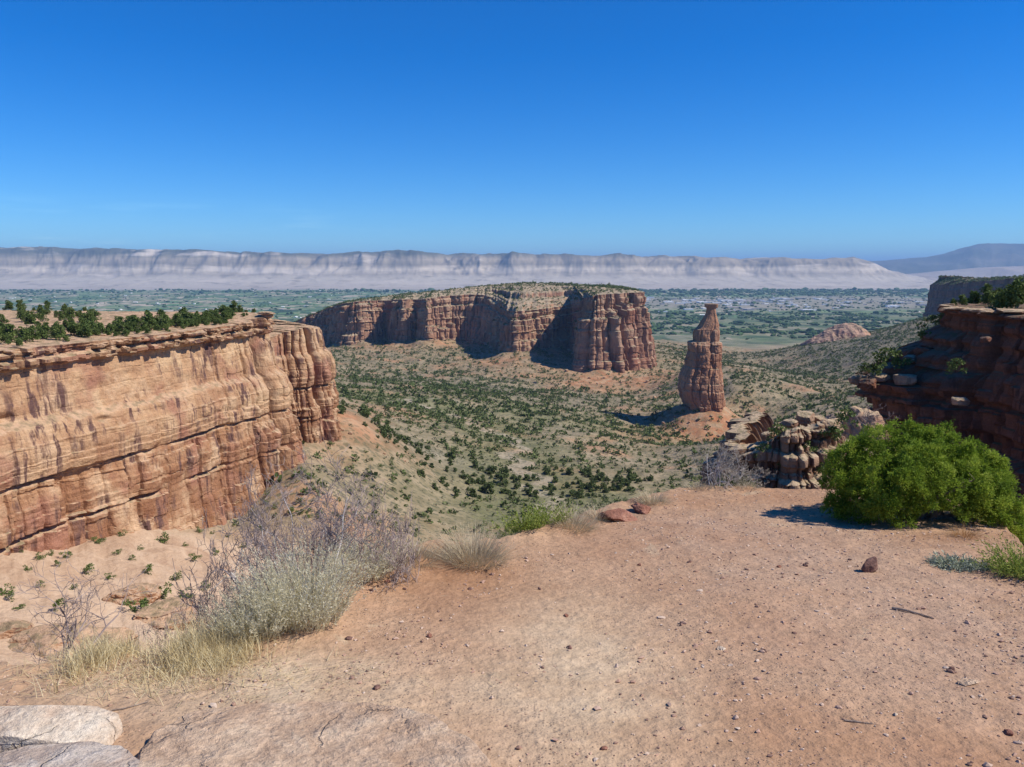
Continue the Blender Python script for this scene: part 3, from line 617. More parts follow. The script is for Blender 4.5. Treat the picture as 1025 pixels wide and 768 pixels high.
def far_mountain(name, label, Yc, depth, a0, a1, sky, colr, seed, amp):
    aN, dN = 500, 40
    a = np.linspace(a0, a1, aN); t = np.linspace(0, 1, dN); Aa, Tt = np.meshgrid(a, t, indexing='ij')
    Y = Yc - depth + Tt * depth * 1.6; X = Aa * Y
    cy = np.interp(CX + F * a, *zip(*sky))[:, None]
    crest = (268 - cy) / F * Yc
    rg = ridged(X / (depth * .3), Y / (depth * .8), 4, seed)
    z = VALLEY + (crest - VALLEY) * (sstep(0, .62, Tt + .16 * (rg - .4)) ** .9) * (1 - .5 * sstep(.75, 1, Tt)) + amp * fbm(X / 900, Y / 900, None, 4, seed + 1)
    z[:, 0] = VALLEY - 60
    n = NT(name + '_rock'); p = n.pos()
    m = n.done(n.ramp(n.noise(n.vmul(p, (1 / 1500., 1 / 2500., 1 / 300.)), 1.0, 5, .6), [(.35, colr[0]), (.6, colr[1]), (.75, colr[2])]))
    o = obj(name, mesh(name, np.stack([X, Y, z], -1).reshape(-1, 3), grid_faces(aN, dN), m, True)); tag(o, label, kind='structure')
far_mountain('blue_mountains', 'low blue mountains with pale patches behind the left escarpment', 26000, 6000, -1.1, .45,
             [(-400, 249), (0, 250), (60, 251), (110, 252), (150, 254), (200, 255), (260, 254.5), (300, 257), (360, 257), (420, 256), (480, 258), (540, 257.5), (600, 260), (700, 262), (780, 264), (860, 267)], (pal(.08, .085, .06), pal(.13, .12, .085), pal(.42, .38, .33)), 801, 25)
far_mountain('far_flat_mountain', 'high flat topped blue mountain on the right skyline', 32500, 8000, .30, 1.4,
             [(740, 272), (800, 266), (850, 263), (880, 261.5), (920, 258.5), (940, 255), (955, 250.5), (972, 246.5), (985, 246), (1010, 246.5), (1040, 246.5), (1200, 247), (1600, 250)], (pal(.075, .08, .06), pal(.12, .11, .085), pal(.2, .17, .14)), 802, 30)
far_mountain('far_foothill', 'pale low foothill below the blue mountain on the right', 21500, 5000, .40, 1.3,
             [(830, 283), (880, 277), (930, 272), (980, 268), (1030, 266), (1200, 265), (1500, 266)], (pal(.26, .22, .19), pal(.33, .28, .24), pal(.2, .17, .14)), 803, 25)

# ------------------------------------------------------------------ the overlook: foreground ground with its broken edge
SLOPE = 0.10
def ground_hit(x, y, dz=0.0):
    m = P(x, y, 1.0)[2] - EYE; Y = (EYE - dz) / (-m - SLOPE); q = P(x, y, Y); return q
edge_px = [(-330, 800), (-150, 720), (-60, 690), (0, 668), (60, 660), (110, 655), (170, 652), (230, 640), (285, 618), (330, 596), (372, 574), (410, 562), (445, 553), (500, 546), (560, 529), (600, 512), (640, 500), (680, 489),
           (740, 487), (800, 489), (850, 490), (900, 488), (960, 500), (1000, 520), (1030, 556), (1090, 585), (1200, 620), (1500, 700), (2000, 800)]
EP = np.array([ground_hit(*e) for e in edge_px]); e_a = EP[:, 0] / EP[:, 1]; e_Y = EP[:, 1]
def edge_Y(a):
    return np.interp(a, e_a, e_Y) + .16 * fbm(a * 9, 0 * a, None, 4, 901) + .07 * fbm(a * 45, 0 * a, None, 3, 902)
def ground_z(X, Y, detail=True):
    X = np.asarray(X, float); Y = np.asarray(Y, float)
    a = X / np.maximum(Y, .2); d = Y - edge_Y(a)
    z = -SLOPE * Y
    dd = np.maximum(d, 0)
    z = z - 1.25 * (np.sqrt(dd ** 2 + .12 ** 2) - .12) * (1 + .25 * fbm(X / 1.2, Y / 1.2, None, 3, 910))
    lip = np.exp(-(d / .35) ** 2) * sstep(-.45, -.2, a) * sstep(.25, .05, a)
    z = z + .05 * lip * (1 + fbm(X / .4, Y / .4, None, 3, 911))
    z = z + .03 * fbm(X / 1.3, Y / 1.3, None, 3, 903) + .012 * fbm(X / .28, Y / .28, None, 4, 904) * (1 + 2 * sstep(-.6, 0, d))
    # a raised bank of redder dirt along the left half of the edge
    z = z + .06 * np.exp(-(((a + .18) / .14) ** 2)) * sstep(-1.3, -.2, d) * sstep(.6, .1, d)
    if detail: z = z + .004 * fbm(X / .06, Y / .06, None, 3, 905)
    return z
ga = np.concatenate([np.linspace(-3.2, -.75, 120, endpoint=False), np.linspace(-.75, .75, 1000), np.linspace(.75, 3.2, 121)[1:]])
gw = np.concatenate([np.linspace(.06, .28, 30, endpoint=False), np.linspace(.28, 1.0, 520)])
gd = np.concatenate([np.linspace(0, 1.2, 50)[1:], 1.2 * np.exp(np.linspace(0, math.log(40), 40))[1:]])
GE = edge_Y(ga)[:, None]
GY = np.concatenate([GE * gw[None], GE + gd[None]], 1); GX = ga[:, None] * GY
GZ = ground_z(GX, GY)
n = NT('red_dirt'); p = n.pos()
m1 = n.noise(p, .55, 6, .6); m2 = n.noise(p, 3.0, 6, .65); m3 = n.noise(p, 22, 3, .6); m4 = n.noise(p, 80, 2, .6)
dirt = n.ramp(m1, [(.3, pal(.39, .215, .135)), (.45, pal(.46, .275, .18)), (.58, pal(.52, .335, .23)), (.72, pal(.48, .30, .205))])
dirt = n.mix(n.attr('sandy'), dirt, n.ramp(m2, [(.35, pal(.53, .37, .255)), (.6, pal(.61, .455, .33))]))
dirt = n.mix(n.attr('redder'), dirt, n.ramp(m2, [(.35, pal(.32, .155, .08)), (.65, pal(.41, .225, .128))]))
dirt = n.mix(n.math('MULTIPLY', n.attr('mauve'), .75), dirt, n.ramp(m2, [(.35, pal(.40, .255, .19)), (.65, pal(.50, .345, .265))]))
# thin pale patches of trodden sandstone, and grit of two sizes
dirt = n.mix(n.math('MULTIPLY', n.rng(n.noise(p, 1.7, 6, .7, .6), .60, .68), .45), dirt, pal(.57, .445, .32))
g1 = n.voro(p, 62, rand=1.0); g1c = n.sep(n.voro(p, 62, rand=1.0, out='Color'))[0]
g2 = n.voro(p, 150, rand=1.0); g2c = n.sep(n.voro(p, 150, rand=1.0, out='Color'))[0]
pre = n.rng(n.noise(p, 1.1, 4, .6), .4, .6)
f1 = n.math('MULTIPLY', n.math('MULTIPLY', n.rng(g1, .38, .28), n.math('GREATER_THAN', g1c, .62)), pre)
f2 = n.math('MULTIPLY', n.rng(g2, .42, .3), n.math('GREATER_THAN', g2c, .5))
dirt = n.mix(n.math('MULTIPLY', f2, .22), dirt, n.ramp(g2c, [(.5, pal(.25, .14, .1)), (.75, pal(.46, .31, .23)), (.95, pal(.34, .21, .15))]))
dirt = n.mix(n.math('MULTIPLY', f1, .7), dirt, n.ramp(g1c, [(.62, pal(.24, .15, .115)), (.8, pal(.5, .36, .27)), (.95, pal(.17, .1, .085))]))
dirt = n.mix(1.0, dirt, n.ramp(n.math('ADD', n.math('MULTIPLY', m3, .45), n.math('ADD', n.math('MULTIPLY', m4, .15), n.math('MULTIPLY', n.noise(p, 7, 5, .6), .4))), [(.3, pal(.60, .61, .56)), (.7, pal(1.0, 1.01, .93))]), 'MULTIPLY')
hb = n.math('ADD', n.math('MULTIPLY', m3, 1.0), n.math('ADD', n.math('MULTIPLY', m4, .12), n.math('ADD', n.math('MULTIPLY', f1, .35), n.math('MULTIPLY', n.noise(p, 6, 4, .6), 1.8))))
M_dirt = n.done(dirt, n.bump(hb, .02, .7))
def gblob(x, y, rx, ry):
    q = ground_hit(x, y); return np.exp(-(((GX - q[0]) / rx) ** 2 + ((GY - q[1]) / ry) ** 2))
nz1 = fbm(GX / .8, GY / .8, None, 4, 920)
sandy = np.clip((1.0 * gblob(600, 690, .55, 1.1) + .8 * gblob(330, 690, .9, .5) + .7 * gblob(150, 690, 1.0, .4) + .5 * gblob(560, 610, .6, .8)) * (.85 + .7 * nz1), 0, 1)
redder = np.clip((.85 * gblob(430, 585, .8, .6) + .5 * gblob(620, 545, 1.1, 1.2) + .5 * gblob(720, 500, 1.4, .8) + 1.0 * gblob(930, 540, .7, .3) + .35 * gblob(820, 740, .8, .5) + .5 * sstep(.2, .9, GY - GE)) * (.8 + .9 * nz1), 0, 1)
mauve = np.clip((.8 * gblob(850, 560, 1.6, 1.6) + .7 * gblob(980, 660, 1.0, 1.2) + .5 * gblob(720, 530, 1.2, 1.2)) * (.85 + .8 * fbm(GX / .6, GY / .6, None, 4, 921)), 0, 1)
o = obj('overlook_ground', mesh('overlook_ground', np.stack([GX, GY, GZ], -1).reshape(-1, 3), grid_faces(*GX.shape)[:, ::-1], M_dirt, True, {'sandy': sandy, 'redder': redder, 'mauve': mauve}))
tag(o, 'trodden reddish dirt of the overlook with loose grit, falling away at its edge', kind='structure')
def on_ground(x, y, sink=0.0):
    q = ground_hit(x, y)
    for _ in range(6):
        z = float(ground_z(q[0], q[1], False)); q = ground_hit(x, y, z + SLOPE * q[1])
    return np.array([q[0], q[1], float(ground_z(q[0], q[1])) - sink])
def at_depth(x, Y):
    """the ground surface on the sight column of photo x at forward distance Y"""
    q = P(x, 600, Y); q[2] = float(ground_z(q[0], q[1])); return q

# ------------------------------------------------------------------ loose rocks
import bmesh
def ico(sub):
    bm = bmesh.new(); bmesh.ops.create_icosphere(bm, subdivisions=sub, radius=1); bm.verts.ensure_lookup_table()
    V = np.array([v.co[:] for v in bm.verts]); Fc = np.array([[v.index for v in f.verts] for f in bm.faces]); bm.free(); return V, Fc
ICO = {k: ico(k) for k in (1, 2, 3, 4, 5, 6)}
def rock_mesh(name, dims, seed, mat, sub=5, planes=16, rough=.05, bedded=0.0, flat=None, box=0.0):
    """a broken rock: a ball cut by random planes, its faces roughened"""
    V, Fc = ICO[sub]; g = np.random.default_rng(seed)
    N = g.normal(size=(planes, 3)); N /= np.linalg.norm(N, axis=1)[:, None]; d = g.uniform(.55, .95, planes)
    if box: 
        B = np.vstack([np.eye(3), -np.eye(3)]) + g.normal(0, .09, (6, 3)); B /= np.linalg.norm(B, axis=1)[:, None]
        N = np.vstack([N, B]); d = np.concatenate([d * 1.25, np.full(6, box)])
    dot = V @ N.T; r = np.where(dot > .05, d[None] / np.maximum(dot, .05), 9)
    k = 48; r = -np.log(np.exp(-k * np.minimum(r, 1.25)).sum(1)) / k
    r = np.minimum(r, 1.1)
    Q_ = V * r[:, None]
    f = fbm(Q_[:, 0] * 3 + seed, Q_[:, 1] * 3, Q_[:, 2] * 3, 5, seed) * rough * 2
    if bedded: 
        kb = np.floor(Q_[:, 2] * 4 + .5 * fbm(Q_[:, 0], Q_[:, 1], None, 2, seed + 3)).astype(np.int64); f = f + (rnd(kb, seed=seed) - .5) * bedded
    Q_ = Q_ * (1 + f)[:, None]
    return mesh(name, Q_ * np.asarray(dims)[None], Fc, mat, False)
def stone_mat(name, a, b, d, unit=.02, crack=0.0):
    n = NT(name); p = n.objco()
    f = n.noise(p, 1 / (unit * 6), 6, .65); g = n.noise(p, 1 / unit, 5, .7)
    cc = n.ramp(f, [(.32, a), (.5, b), (.68, d)])
    cc = n.mix(1.0, cc, n.ramp(g, [(.3, .72), (.7, 1.22)]), 'MULTIPLY')
    cc = n.mix(n.math('MULTIPLY', n.rng(n.noise(p, 1 / (unit * 14), 6, .7, .8), .56, .64), .6), cc, a)
    hh = n.math('ADD', g, f)
    if crack:
        wq = n.vadd(p, n.vmul(n.noise(p, 9, 4, out='Color'), (.16, .16, .16)))
        ce = n.voro(wq, crack, 'DISTANCE_TO_EDGE'); cm = n.math('MULTIPLY', n.rng(ce, .022, .004), n.rng(n.noise(p, 3.5, 3), .46, .56))
        sp = n.rng(n.voro(n.vadd(p, n.vmul(n.noise(p, 30, 3, out='Color'), (.03, .03, .03))), 26), .2, .12); sp = n.math('MULTIPLY', sp, n.rng(n.noise(p, 6, 3), .5, .62))
        cc = n.mix(n.math('MULTIPLY', cm, .35), cc, pal(.2, .13, .09)); cc = n.mix(n.math('MULTIPLY', sp, .5), cc, pal(.26, .25, .2))
        hh = n.math('SUBTRACT', n.math('ADD', hh, n.math('MULTIPLY', n.noise(p, 5, 5, .65), 3.0)), n.math('MULTIPLY', cm, .6))
    return n.done(cc, n.bump(hh, unit * .6, .9))
M_pale = stone_mat('pale_slab_stone', pal(.46, .33, .235), pal(.58, .47, .355), pal(.66, .57, .45), .03, 3.2)
M_tanslab = stone_mat('tan_slab_stone', pal(.39, .26, .17), pal(.49, .35, .24), pal(.56, .425, .30), .03, 2.2)
M_greyslab = stone_mat('grey_slab_stone', pal(.36, .27, .21), pal(.47, .39, .32), pal(.53, .46, .39), .03, 2.6)
M_darkrock = stone_mat('dark_rock', pal(.10, .055, .045), pal(.18, .1, .08), pal(.28, .17, .13), .015)
M_redrock = stone_mat('red_rock', pal(.17, .075, .05), pal(.27, .125, .085), pal(.38, .21, .15), .03)
def place_rock(name, x, y, dims, seed, mat, label, rz=0, tilt=(0, 0), lift=.3, cat='rock', group=None, **kw):
    q = on_ground(x, y)
    o = obj(name, rock_mesh(name, dims, seed, mat, **kw), loc=(q[0], q[1], q[2] + dims[2] * lift)); o.rotation_euler = (tilt[0], tilt[1], rz)
    return tag(o, label, cat, group)
place_rock('rock_slab', 22, 744, (.50, .17, .115), 11, M_pale, 'pale cream rock slab standing proud of the dirt beside two flat slabs', .03, (.06, .0), .25, sub=6, planes=10, rough=.007, bedded=.015, box=.80)
def ground_slab(label, outline, h, seed, mat, crown_=.6):
    """a low slab bedded in the dirt: an uneven outline, a worn top, a broken edge"""
    q = np.array([ground_hit(*k)[:2] for k in outline]); c0 = q.mean(0); d = q - c0
    an = np.arctan2(d[:, 1], d[:, 0]); o_ = np.argsort(an); an, rd_ = an[o_], np.hypot(*d[o_].T)
    th = np.linspace(-np.pi, np.pi, 420, endpoint=False); rr = np.interp(th, np.concatenate([an[-1:] - 2 * np.pi, an, an[:1] + 2 * np.pi]), np.concatenate([rd_[-1:], rd_, rd_[:1]]))
    rr = rr * (1 + .035 * fbm(np.cos(th) * 4, np.sin(th) * 4, None, 5, seed))
    u = np.concatenate([np.linspace(.004, .9, 150), np.linspace(.91, 1.03, 30)]); X = c0[0] + rr[:, None] * u * np.cos(th)[:, None]; Y = c0[1] + rr[:, None] * u * np.sin(th)[:, None]
    tz = np.floor((fbm(X / .5, Y / .5, None, 3, seed + 1) + .3) * 2) * .004
    z = ground_z(X, Y, False) * 0 - SLOPE * Y + h * (.75 + .25 * crown_ * (1 - u ** 2)) + .018 * fbm(X / .22, Y / .22, None, 5, seed + 2) + tz + .02 * fbm(X / .7, Y / .7, None, 3, seed + 3)
    z = lerp(z, ground_z(X, Y, False) - .05, sstep(.955, 1.02, u + .03 * fbm(X / .1, Y / .1, None, 3, seed + 4)))
    V = np.stack([X, Y, z], -1).reshape(-1, 3); m = len(u); i_ = np.arange(420)
    V = np.vstack([V, [[c0[0], c0[1], z[:, 0].mean()]]]); V -= np.array([c0[0], c0[1], 0])
    o = obj('rock_slab', mesh('rock_slab', V, [grid_faces(420, m, True), np.stack([((i_ + 1) % 420) * m, i_ * m, np.full(420, 420 * m)], 1)], mat, True), loc=(c0[0], c0[1], 0)); tag(o, label, 'rock')
ground_slab('flat grey rock slab in front of the cream slab', [(-40, 775), (0, 765), (60, 757), (110, 756), (138, 768), (150, 800), (90, 830), (0, 830), (-60, 810)], .065, 1212, M_greyslab)
ground_slab('broad low tan rock slab half buried in the dirt', [(132, 772), (150, 745), (185, 725), (230, 716), (290, 711), (345, 708), (390, 716), (430, 724), (455, 738), (478, 752), (498, 775), (480, 830), (380, 860), (250, 860), (150, 830)], .065, 1313, M_tanslab)
place_rock('rock', 872, 572, (.085, .06, .075), 21, M_darkrock, 'small dark jagged rock standing alone on the dirt near the juniper bush', .5, (0, .2), .5, sub=4)
place_rock('rock', 618, 520, (.20, .14, .10), 22, M_redrock, 'largest of the dark red rocks breaking out of the edge beside the bunchgrass', .3, (.1, .1), .3, sub=5, bedded=.06)
place_rock('rock', 604, 508, (.16, .12, .12), 23, M_redrock, 'dark red rock just above the largest rock of the edge', 1.0, (.1, -.2), .3, sub=5, bedded=.06)
place_rock('rock', 643, 512, (.13, .10, .07), 24, M_redrock, 'low red rock right of the largest rock of the edge', 2.0, (.1, -.1), .3, sub=5, bedded=.06)
place_rock('rock', 722, 650, (.030, .02, .014), 26, M_pale, 'small pale stone on the gritty dirt', .3, (0, 0), .2, sub=3)
place_rock('rock', 968, 684, (.07, .05, .012), 27, M_tanslab, 'flat pale stone set in the dirt at right', .3, (-.1, 0), .3, sub=4)
place_rock('rock', 896, 716, (.012, .01, .01), 28, M_pale, 'tiny white stone on the dirt at lower right', .3, (0, 0), .4, sub=3)
g = np.random.default_rng(5)
for k, (x, y) in enumerate([(567, 617), (570, 649), (763, 651), (604, 750), (795, 634), (690, 563), (780, 568), (806, 567), (952, 670), (640, 566), (470, 590), (377, 690), (430, 637), (540, 590), (350, 640), (388, 583), (372, 592), (405, 590), (1010, 735)]):
    s = g.uniform(.012, .02)
    place_rock('stone', x, y, (s * 1.3, s, s * .8), 60 + k, M_darkrock if k % 3 else M_redrock, 'small dark stone lying loose on the dirt', g.uniform(0, 6), (0, 0), .35, cat='stone', group='small dark stones strewn over the dirt', sub=3)

def scatter_pebbles():
    g = np.random.default_rng(77); N = 21000
    a = g.uniform(-.72, .72, N); w = np.sqrt(g.uniform(.09, .97, N)); Y = edge_Y(a) * w; X = a * Y
    keep = (g.uniform(size=N) < .06 + .94 * sstep(-.15, .5, fbm(X / .9, Y / .9, None, 3, 931) + .55 * sstep(.0, .35, a) - .1))
    X, Y = X[keep], Y[keep]; N = len(X); Z = ground_z(X, Y)
    s = np.exp(g.normal(math.log(.0042), .5, N)).clip(.002, .016)
    V0, F0 = ICO[1]
    V = V0[None] * (1 + .28 * g.normal(size=(N, len(V0), 1))) * np.stack([g.uniform(.8, 1.5, N), g.uniform(.7, 1.1, N), g.uniform(.5, .9, N)], -1)[:, None]
    th = g.uniform(0, 6.3, N); cs, sn = np.cos(th)[:, None], np.sin(th)[:, None]
    V = np.stack([V[..., 0] * cs - V[..., 1] * sn, V[..., 0] * sn + V[..., 1] * cs, V[..., 2]], -1) * s[:, None, None] + np.stack([X, Y, Z + s * .25], -1)[:, None]
    Fp = (F0[None] + (np.arange(N) * len(V0))[:, None, None]).reshape(-1, 3)
    var = np.repeat(g.uniform(size=N), len(V0))
    n = NT('pebbles'); m = n.done(n.ramp(n.attr('var'), [(0, pal(.19, .115, .09)), (.2, pal(.32, .2, .145)), (.5, pal(.42, .27, .2)), (.75, pal(.5, .37, .28)), (.95, pal(.54, .43, .34)), (1, pal(.2, .13, .11))]))
    o = obj('pebbles', mesh('pebbles', V.reshape(-1, 3), Fp, m, False, {'var': var})); tag(o, 'fine loose gravel strewn over the reddish dirt', kind='stuff')
scatter_pebbles()

# ------------------------------------------------------------------ foliage helpers
def unit(v): return v / (np.linalg.norm(v, axis=-1, keepdims=True) + 1e-9)
def diamonds(B, D, L, W, g, nrm=None):
    S = unit(np.cross(D, g.normal(size=D.shape) if nrm is None else nrm + g.normal(0, .45, D.shape)))
    L = np.broadcast_to(L, len(B))[:, None]; W = np.broadcast_to(W, len(B))[:, None]
    V = np.stack([B, B + D * L * .5 + S * W, B + D * L, B + D * L * .5 - S * W], 1)
    return V.reshape(-1, 3), np.arange(len(B) * 4).reshape(-1, 4)
def leaf_mat(name, stops, nscale=2.0, trans=.25, coord='obj'):
    n = NT(name); p = n.objco()
    v = n.math('ADD', n.math('MULTIPLY', n.attr('var'), .6), n.math('MULTIPLY', n.noise(p, nscale, 3, .6), .5))
    cc = n.ramp(v, stops); n.set(n.b.inputs['Base Color'], cc); n.b.inputs['Roughness'].default_value = .7
    if trans:
        tr = n.node('ShaderNodeBsdfTranslucent'); n.l.new(cc, tr.inputs[0]); mx = n.node('ShaderNodeMixShader'); mx.inputs[0].default_value = trans
        n.l.new(n.b.outputs[0], mx.inputs[1]); n.l.new(tr.outputs[0], mx.inputs[2]); n.l.new(mx.outputs[0], n.n['Material Output'].inputs['Surface'])
    return n.m
def tube_set(lines, sides=4):
    Vs, Fs, o = [], [], 0
    ang = np.arange(sides) * 2 * np.pi / sides
    for pts_, rad in lines:
        p_ = np.asarray(pts_, float); T = unit(np.gradient(p_, axis=0))
        ref = np.array([0.31, 0.2, 0.93]); U = unit(np.cross(T, ref)); Wv = np.cross(T, U)
        ring = p_[:, None] + np.asarray(rad)[:, None, None] * (U[:, None] * np.cos(ang)[None, :, None] + Wv[:, None] * np.sin(ang)[None, :, None])
        m = len(p_); Vs.append(ring.reshape(-1, 3))
        i = np.arange(m - 1)[:, None] * sides; j = np.arange(sides)[None]; j2 = (j + 1) % sides
        Fs.append(np.stack([i + j, i + j2, i + sides + j2, i + sides + j], -1).reshape(-1, 4) + o); o += m * sides
    return np.concatenate(Vs), np.concatenate(Fs)
def grow(g, p, d, L, r, lvl, maxl, out, twist=.3, kids=(3, 6), up=.08, shrink=(.45, .7), spread=.75):
    m = 5 if lvl < 2 else 4; P_ = [p]; Ds = [d]
    for i in range(m):
        d = d + g.normal(0, twist, 3) + np.array([0, 0, up]); d = d / np.linalg.norm(d); p = p + d * L / m; P_.append(p); Ds.append(d)
    rad = np.linspace(r, r * .5, m + 1); out.append((lvl, np.array(P_), rad))
    if lvl < maxl:
        for k in range(g.integers(*kids)):
            i = int(g.integers(max(1, m // 3), m + 1)); dd = Ds[i] + g.normal(0, spread, 3); dd /= np.linalg.norm(dd)
            grow(g, P_[i], dd, L * g.uniform(*shrink), rad[i] * .62, lvl + 1, maxl, out, twist, kids, up, shrink, spread)
def bark_mat(name, a, b, sc=25):
    n = NT(name); p = n.objco(); return n.done(n.ramp(n.noise(n.vmul(p, (1, 1, .35)), sc, 5, .7), [(.35, a), (.65, b)]), n.bump(n.noise(n.vmul(p, (1, 1, .3)), sc * 2, 4), .01, .6))
M_bark = bark_mat('juniper_bark', pal(.16, .115, .09), pal(.33, .27, .22))
M_grey = bark_mat('weathered_branch', pal(.36, .325, .30), pal(.62, .575, .54))
M_twig = bark_mat('purple_brown_twig', pal(.20, .15, .135), pal(.38, .30, .27), 12)
M_juniper = leaf_mat('juniper_foliage', [(.25, pal(.075, .125, .014)), (.45, pal(.155, .235, .025)), (.65, pal(.25, .335, .036)), (.85, pal(.34, .39, .065))], 3.5, .45)
M_rimleaf = leaf_mat('pinyon_foliage', [(.25, pal(.06, .09, .025)), (.5, pal(.10, .145, .036)), (.8, pal(.16, .20, .06))], .7, .2)
M_canleaf = leaf_mat('canyon_juniper_foliage', [(.25, pal(.06, .085, .028)), (.5, pal(.095, .13, .04)), (.8, pal(.15, .175, .07))], .35, .15)
M_sageleaf = leaf_mat('sage_foliage', [(.25, pal(.13, .135, .075)), (.5, pal(.20, .20, .12)), (.8, pal(.29, .275, .18))], .6, .1)
def crown(g, h, w, nclump, per, L, W, low=.2, top_w=.5):
    """leaf clumps spread through an uneven crown"""
    ct = []
    for k in range(nclump):
        t = g.uniform(low, 1.0); rr = w * (1 - (1 - top_w) * max(0, t - .45) / .55) * g.uniform(.2, 1.0); a = g.uniform(0, 6.3)
        ct.append((rr * math.cos(a), rr * math.sin(a), h * t * .92))
    ct = np.array(ct); rs = g.uniform(.22, .42, nclump) * min(w, h * .5) * 1.15
    ci = np.repeat(np.arange(nclump), per); D = unit(g.normal(size=(len(ci), 3)) + np.array([0, 0, .25]))
    B = ct[ci] + D * (rs[ci] * g.uniform(.35, 1.0, len(ci)))[:, None] * np.array([1, 1, .8]); B[:, 2] = np.maximum(B[:, 2], .03 * h)
    V, Fq = diamonds(B, unit(D + g.normal(0, .6, D.shape)), L * g.uniform(.7, 1.3, len(ci)), W * g.uniform(.7, 1.3, len(ci)), g, unit(D + unit(B - np.array([0, 0, .45 * h]))))
    return V, Fq, np.repeat(np.clip(g.uniform(size=len(ci)) * .6 + .4 * g.uniform(size=nclump)[ci], 0, 1), 4)

# ------------------------------------------------------------------ junipers on the near cliff top and on the right cliff
def rim_tree_proto(seed, h, w, nclump=24, per=60):
    g = np.random.default_rng(seed); e = empty('juniper_tree', (0, 0, -9000))
    out = []; grow(g, np.array([0, 0, -.3]), np.array([.1, 0, 1.]), h * .75, .13, 0, 1, out, .14, (4, 6), .1, (.5, .7), .6)
    obj('trunk', mesh('trunk', *tube_set([(a, b) for _, a, b in out], 6), M_bark), e)
    V, Fq, var = crown(g, h, w, nclump, per, .46, .17, .1)
    obj('crown', mesh('crown', V, Fq, M_rimleaf, False, {'var': var}), e)
    return e
protos = [rim_tree_proto(1000 + k, h, w) for k, (h, w) in enumerate([(4.6, 1.9), (3.9, 2.2), (5.2, 2.0), (3.2, 1.8), (4.2, 1.6)])]
used = set()
def put_tree(k, loc, rz, sc, label, cat='tree', group=None):
    if k not in used: used.add(k); r = protos[k]; r.location = loc; r.rotation_euler = (0, 0, rz); r.scale = (sc,) * 3
    else: r = copy_tree(protos[k], loc, rz, sc)
    return tag(r, label, cat, group)
g = np.random.default_rng(31)
rowsL = 230; topL = VL[:, rowsL:, :]
cand = topL.reshape(-1, 3); rimp = np.repeat(VL[:, rowsL - 1, :], topL.shape[1], 0)
dd = np.hypot(cand[:, 0] - rimp[:, 0], cand[:, 1] - rimp[:, 1]); cx_, cy_ = PX(*cand.T)
ok = np.where((dd > 3.0) & (dd < np.where(cx_ < 95, 140, 48)) & (cx_ > -25) & (cx_ < 268) & (cand[:, 1] < 420) & ((dd > 7) | (g.uniform(size=len(dd)) < .25)))[0]
g.shuffle(ok); chosen = []
near_sky = (cx_[ok] > 85) & (dd[ok] < 24)
for i in ok[near_sky]:
    if len(chosen) >= 175: break
    if all((cand[i, 0] - cand[j, 0]) ** 2 + (cand[i, 1] - cand[j, 1]) ** 2 > 1.9 ** 2 for j in chosen): chosen.append(i)
for i in ok[cx_[ok] <= 105]:
    if len(chosen) >= 270: break
    if all((cand[i, 0] - cand[j, 0]) ** 2 + (cand[i, 1] - cand[j, 1]) ** 2 > 2.6 ** 2 for j in chosen): chosen.append(i)
for i in chosen:
    put_tree(int(g.integers(5)), cand[i], g.uniform(0, 6.3), g.uniform(.5, 1.15) * (0.6 if dd[i] < 8 else 1.0), 'dark green juniper in the belt of trees along the top of the left cliff', group='junipers along the left cliff top')
rowsR = 190; topR = VR[:, rowsR:, :].reshape(-1, 3); rx_, ry_ = PX(*topR.T); rimR = np.repeat(VR[:, rowsR - 1, :], VR.shape[1] - rowsR, 0)
dR = np.hypot(topR[:, 0] - rimR[:, 0], topR[:, 1] - rimR[:, 1])
def on_top(x, d0):
    i = np.argmin(abs(rx_ - x) / 6 + abs(dR - d0)); return topR[i]
for k, (x, d0, sc, lab) in enumerate([(1018, 5, 1.0, 'largest juniper on the right cliff, at the right edge of the photo'), (1003, 6, .82, 'tall juniper just left of the largest one on the right cliff'), (987, 5, .6, 'mid sized juniper on the caprock between two taller ones'),
                                      (975, 4, .62, 'round juniper standing on the caprock of the right cliff'), (962, 5, .42, 'low bushy juniper near the tip of the right cliff'), (951, 3, .3, 'smallest juniper at the tip of the right cliff'), (1010, 10, .75, 'juniper behind the largest ones on the right cliff'),
                                      (995, 3, .35, 'low shrub at the lip of the right cliff caprock'), (1030, 8, .8, 'juniper cut by the right edge of the photo on the cliff top'), (982, 12, .5, 'juniper set back from the rim of the right cliff')]):
    put_tree(k % 5, on_top(x, d0), k * 1.3, sc, lab, group='junipers on the right cliff top')

# ------------------------------------------------------------------ junipers and brush of the canyon floor, the mesa top and the ridges
def small_tree_mesh(name, seed, h, w, nclump, per, L, W, mat):
    g = np.random.default_rng(seed); V, Fq, var = crown(g, h, w, nclump, per, L, W, .1, .55); return V, Fq, var
def hit_terrain(x, y, Y0=60, Y1=3000):
    Ys = np.exp(np.linspace(math.log(Y0), math.log(Y1), 900)); q = np.stack([P(x, y, Yv) for Yv in Ys]); tz = terrain_z(q[:, 0], q[:, 1])
    k = np.argmax(q[:, 2] < tz); return np.array([q[k, 0], q[k, 1], tz[k]])
g = np.random.default_rng(47)
N = 90000
a = g.uniform(-.45, .75, N); Y = np.sqrt(g.uniform(300 ** 2, 2350 ** 2, N)); X = a * Y
fld_i = (np.interp(a, aa, np.arange(len(aa))).round().astype(int), np.interp(Y, yy, np.arange(len(yy))).round().astype(int))
rd, gn, gy, wsh = red[fld_i], grn[fld_i], gry[fld_i], wash[fld_i]
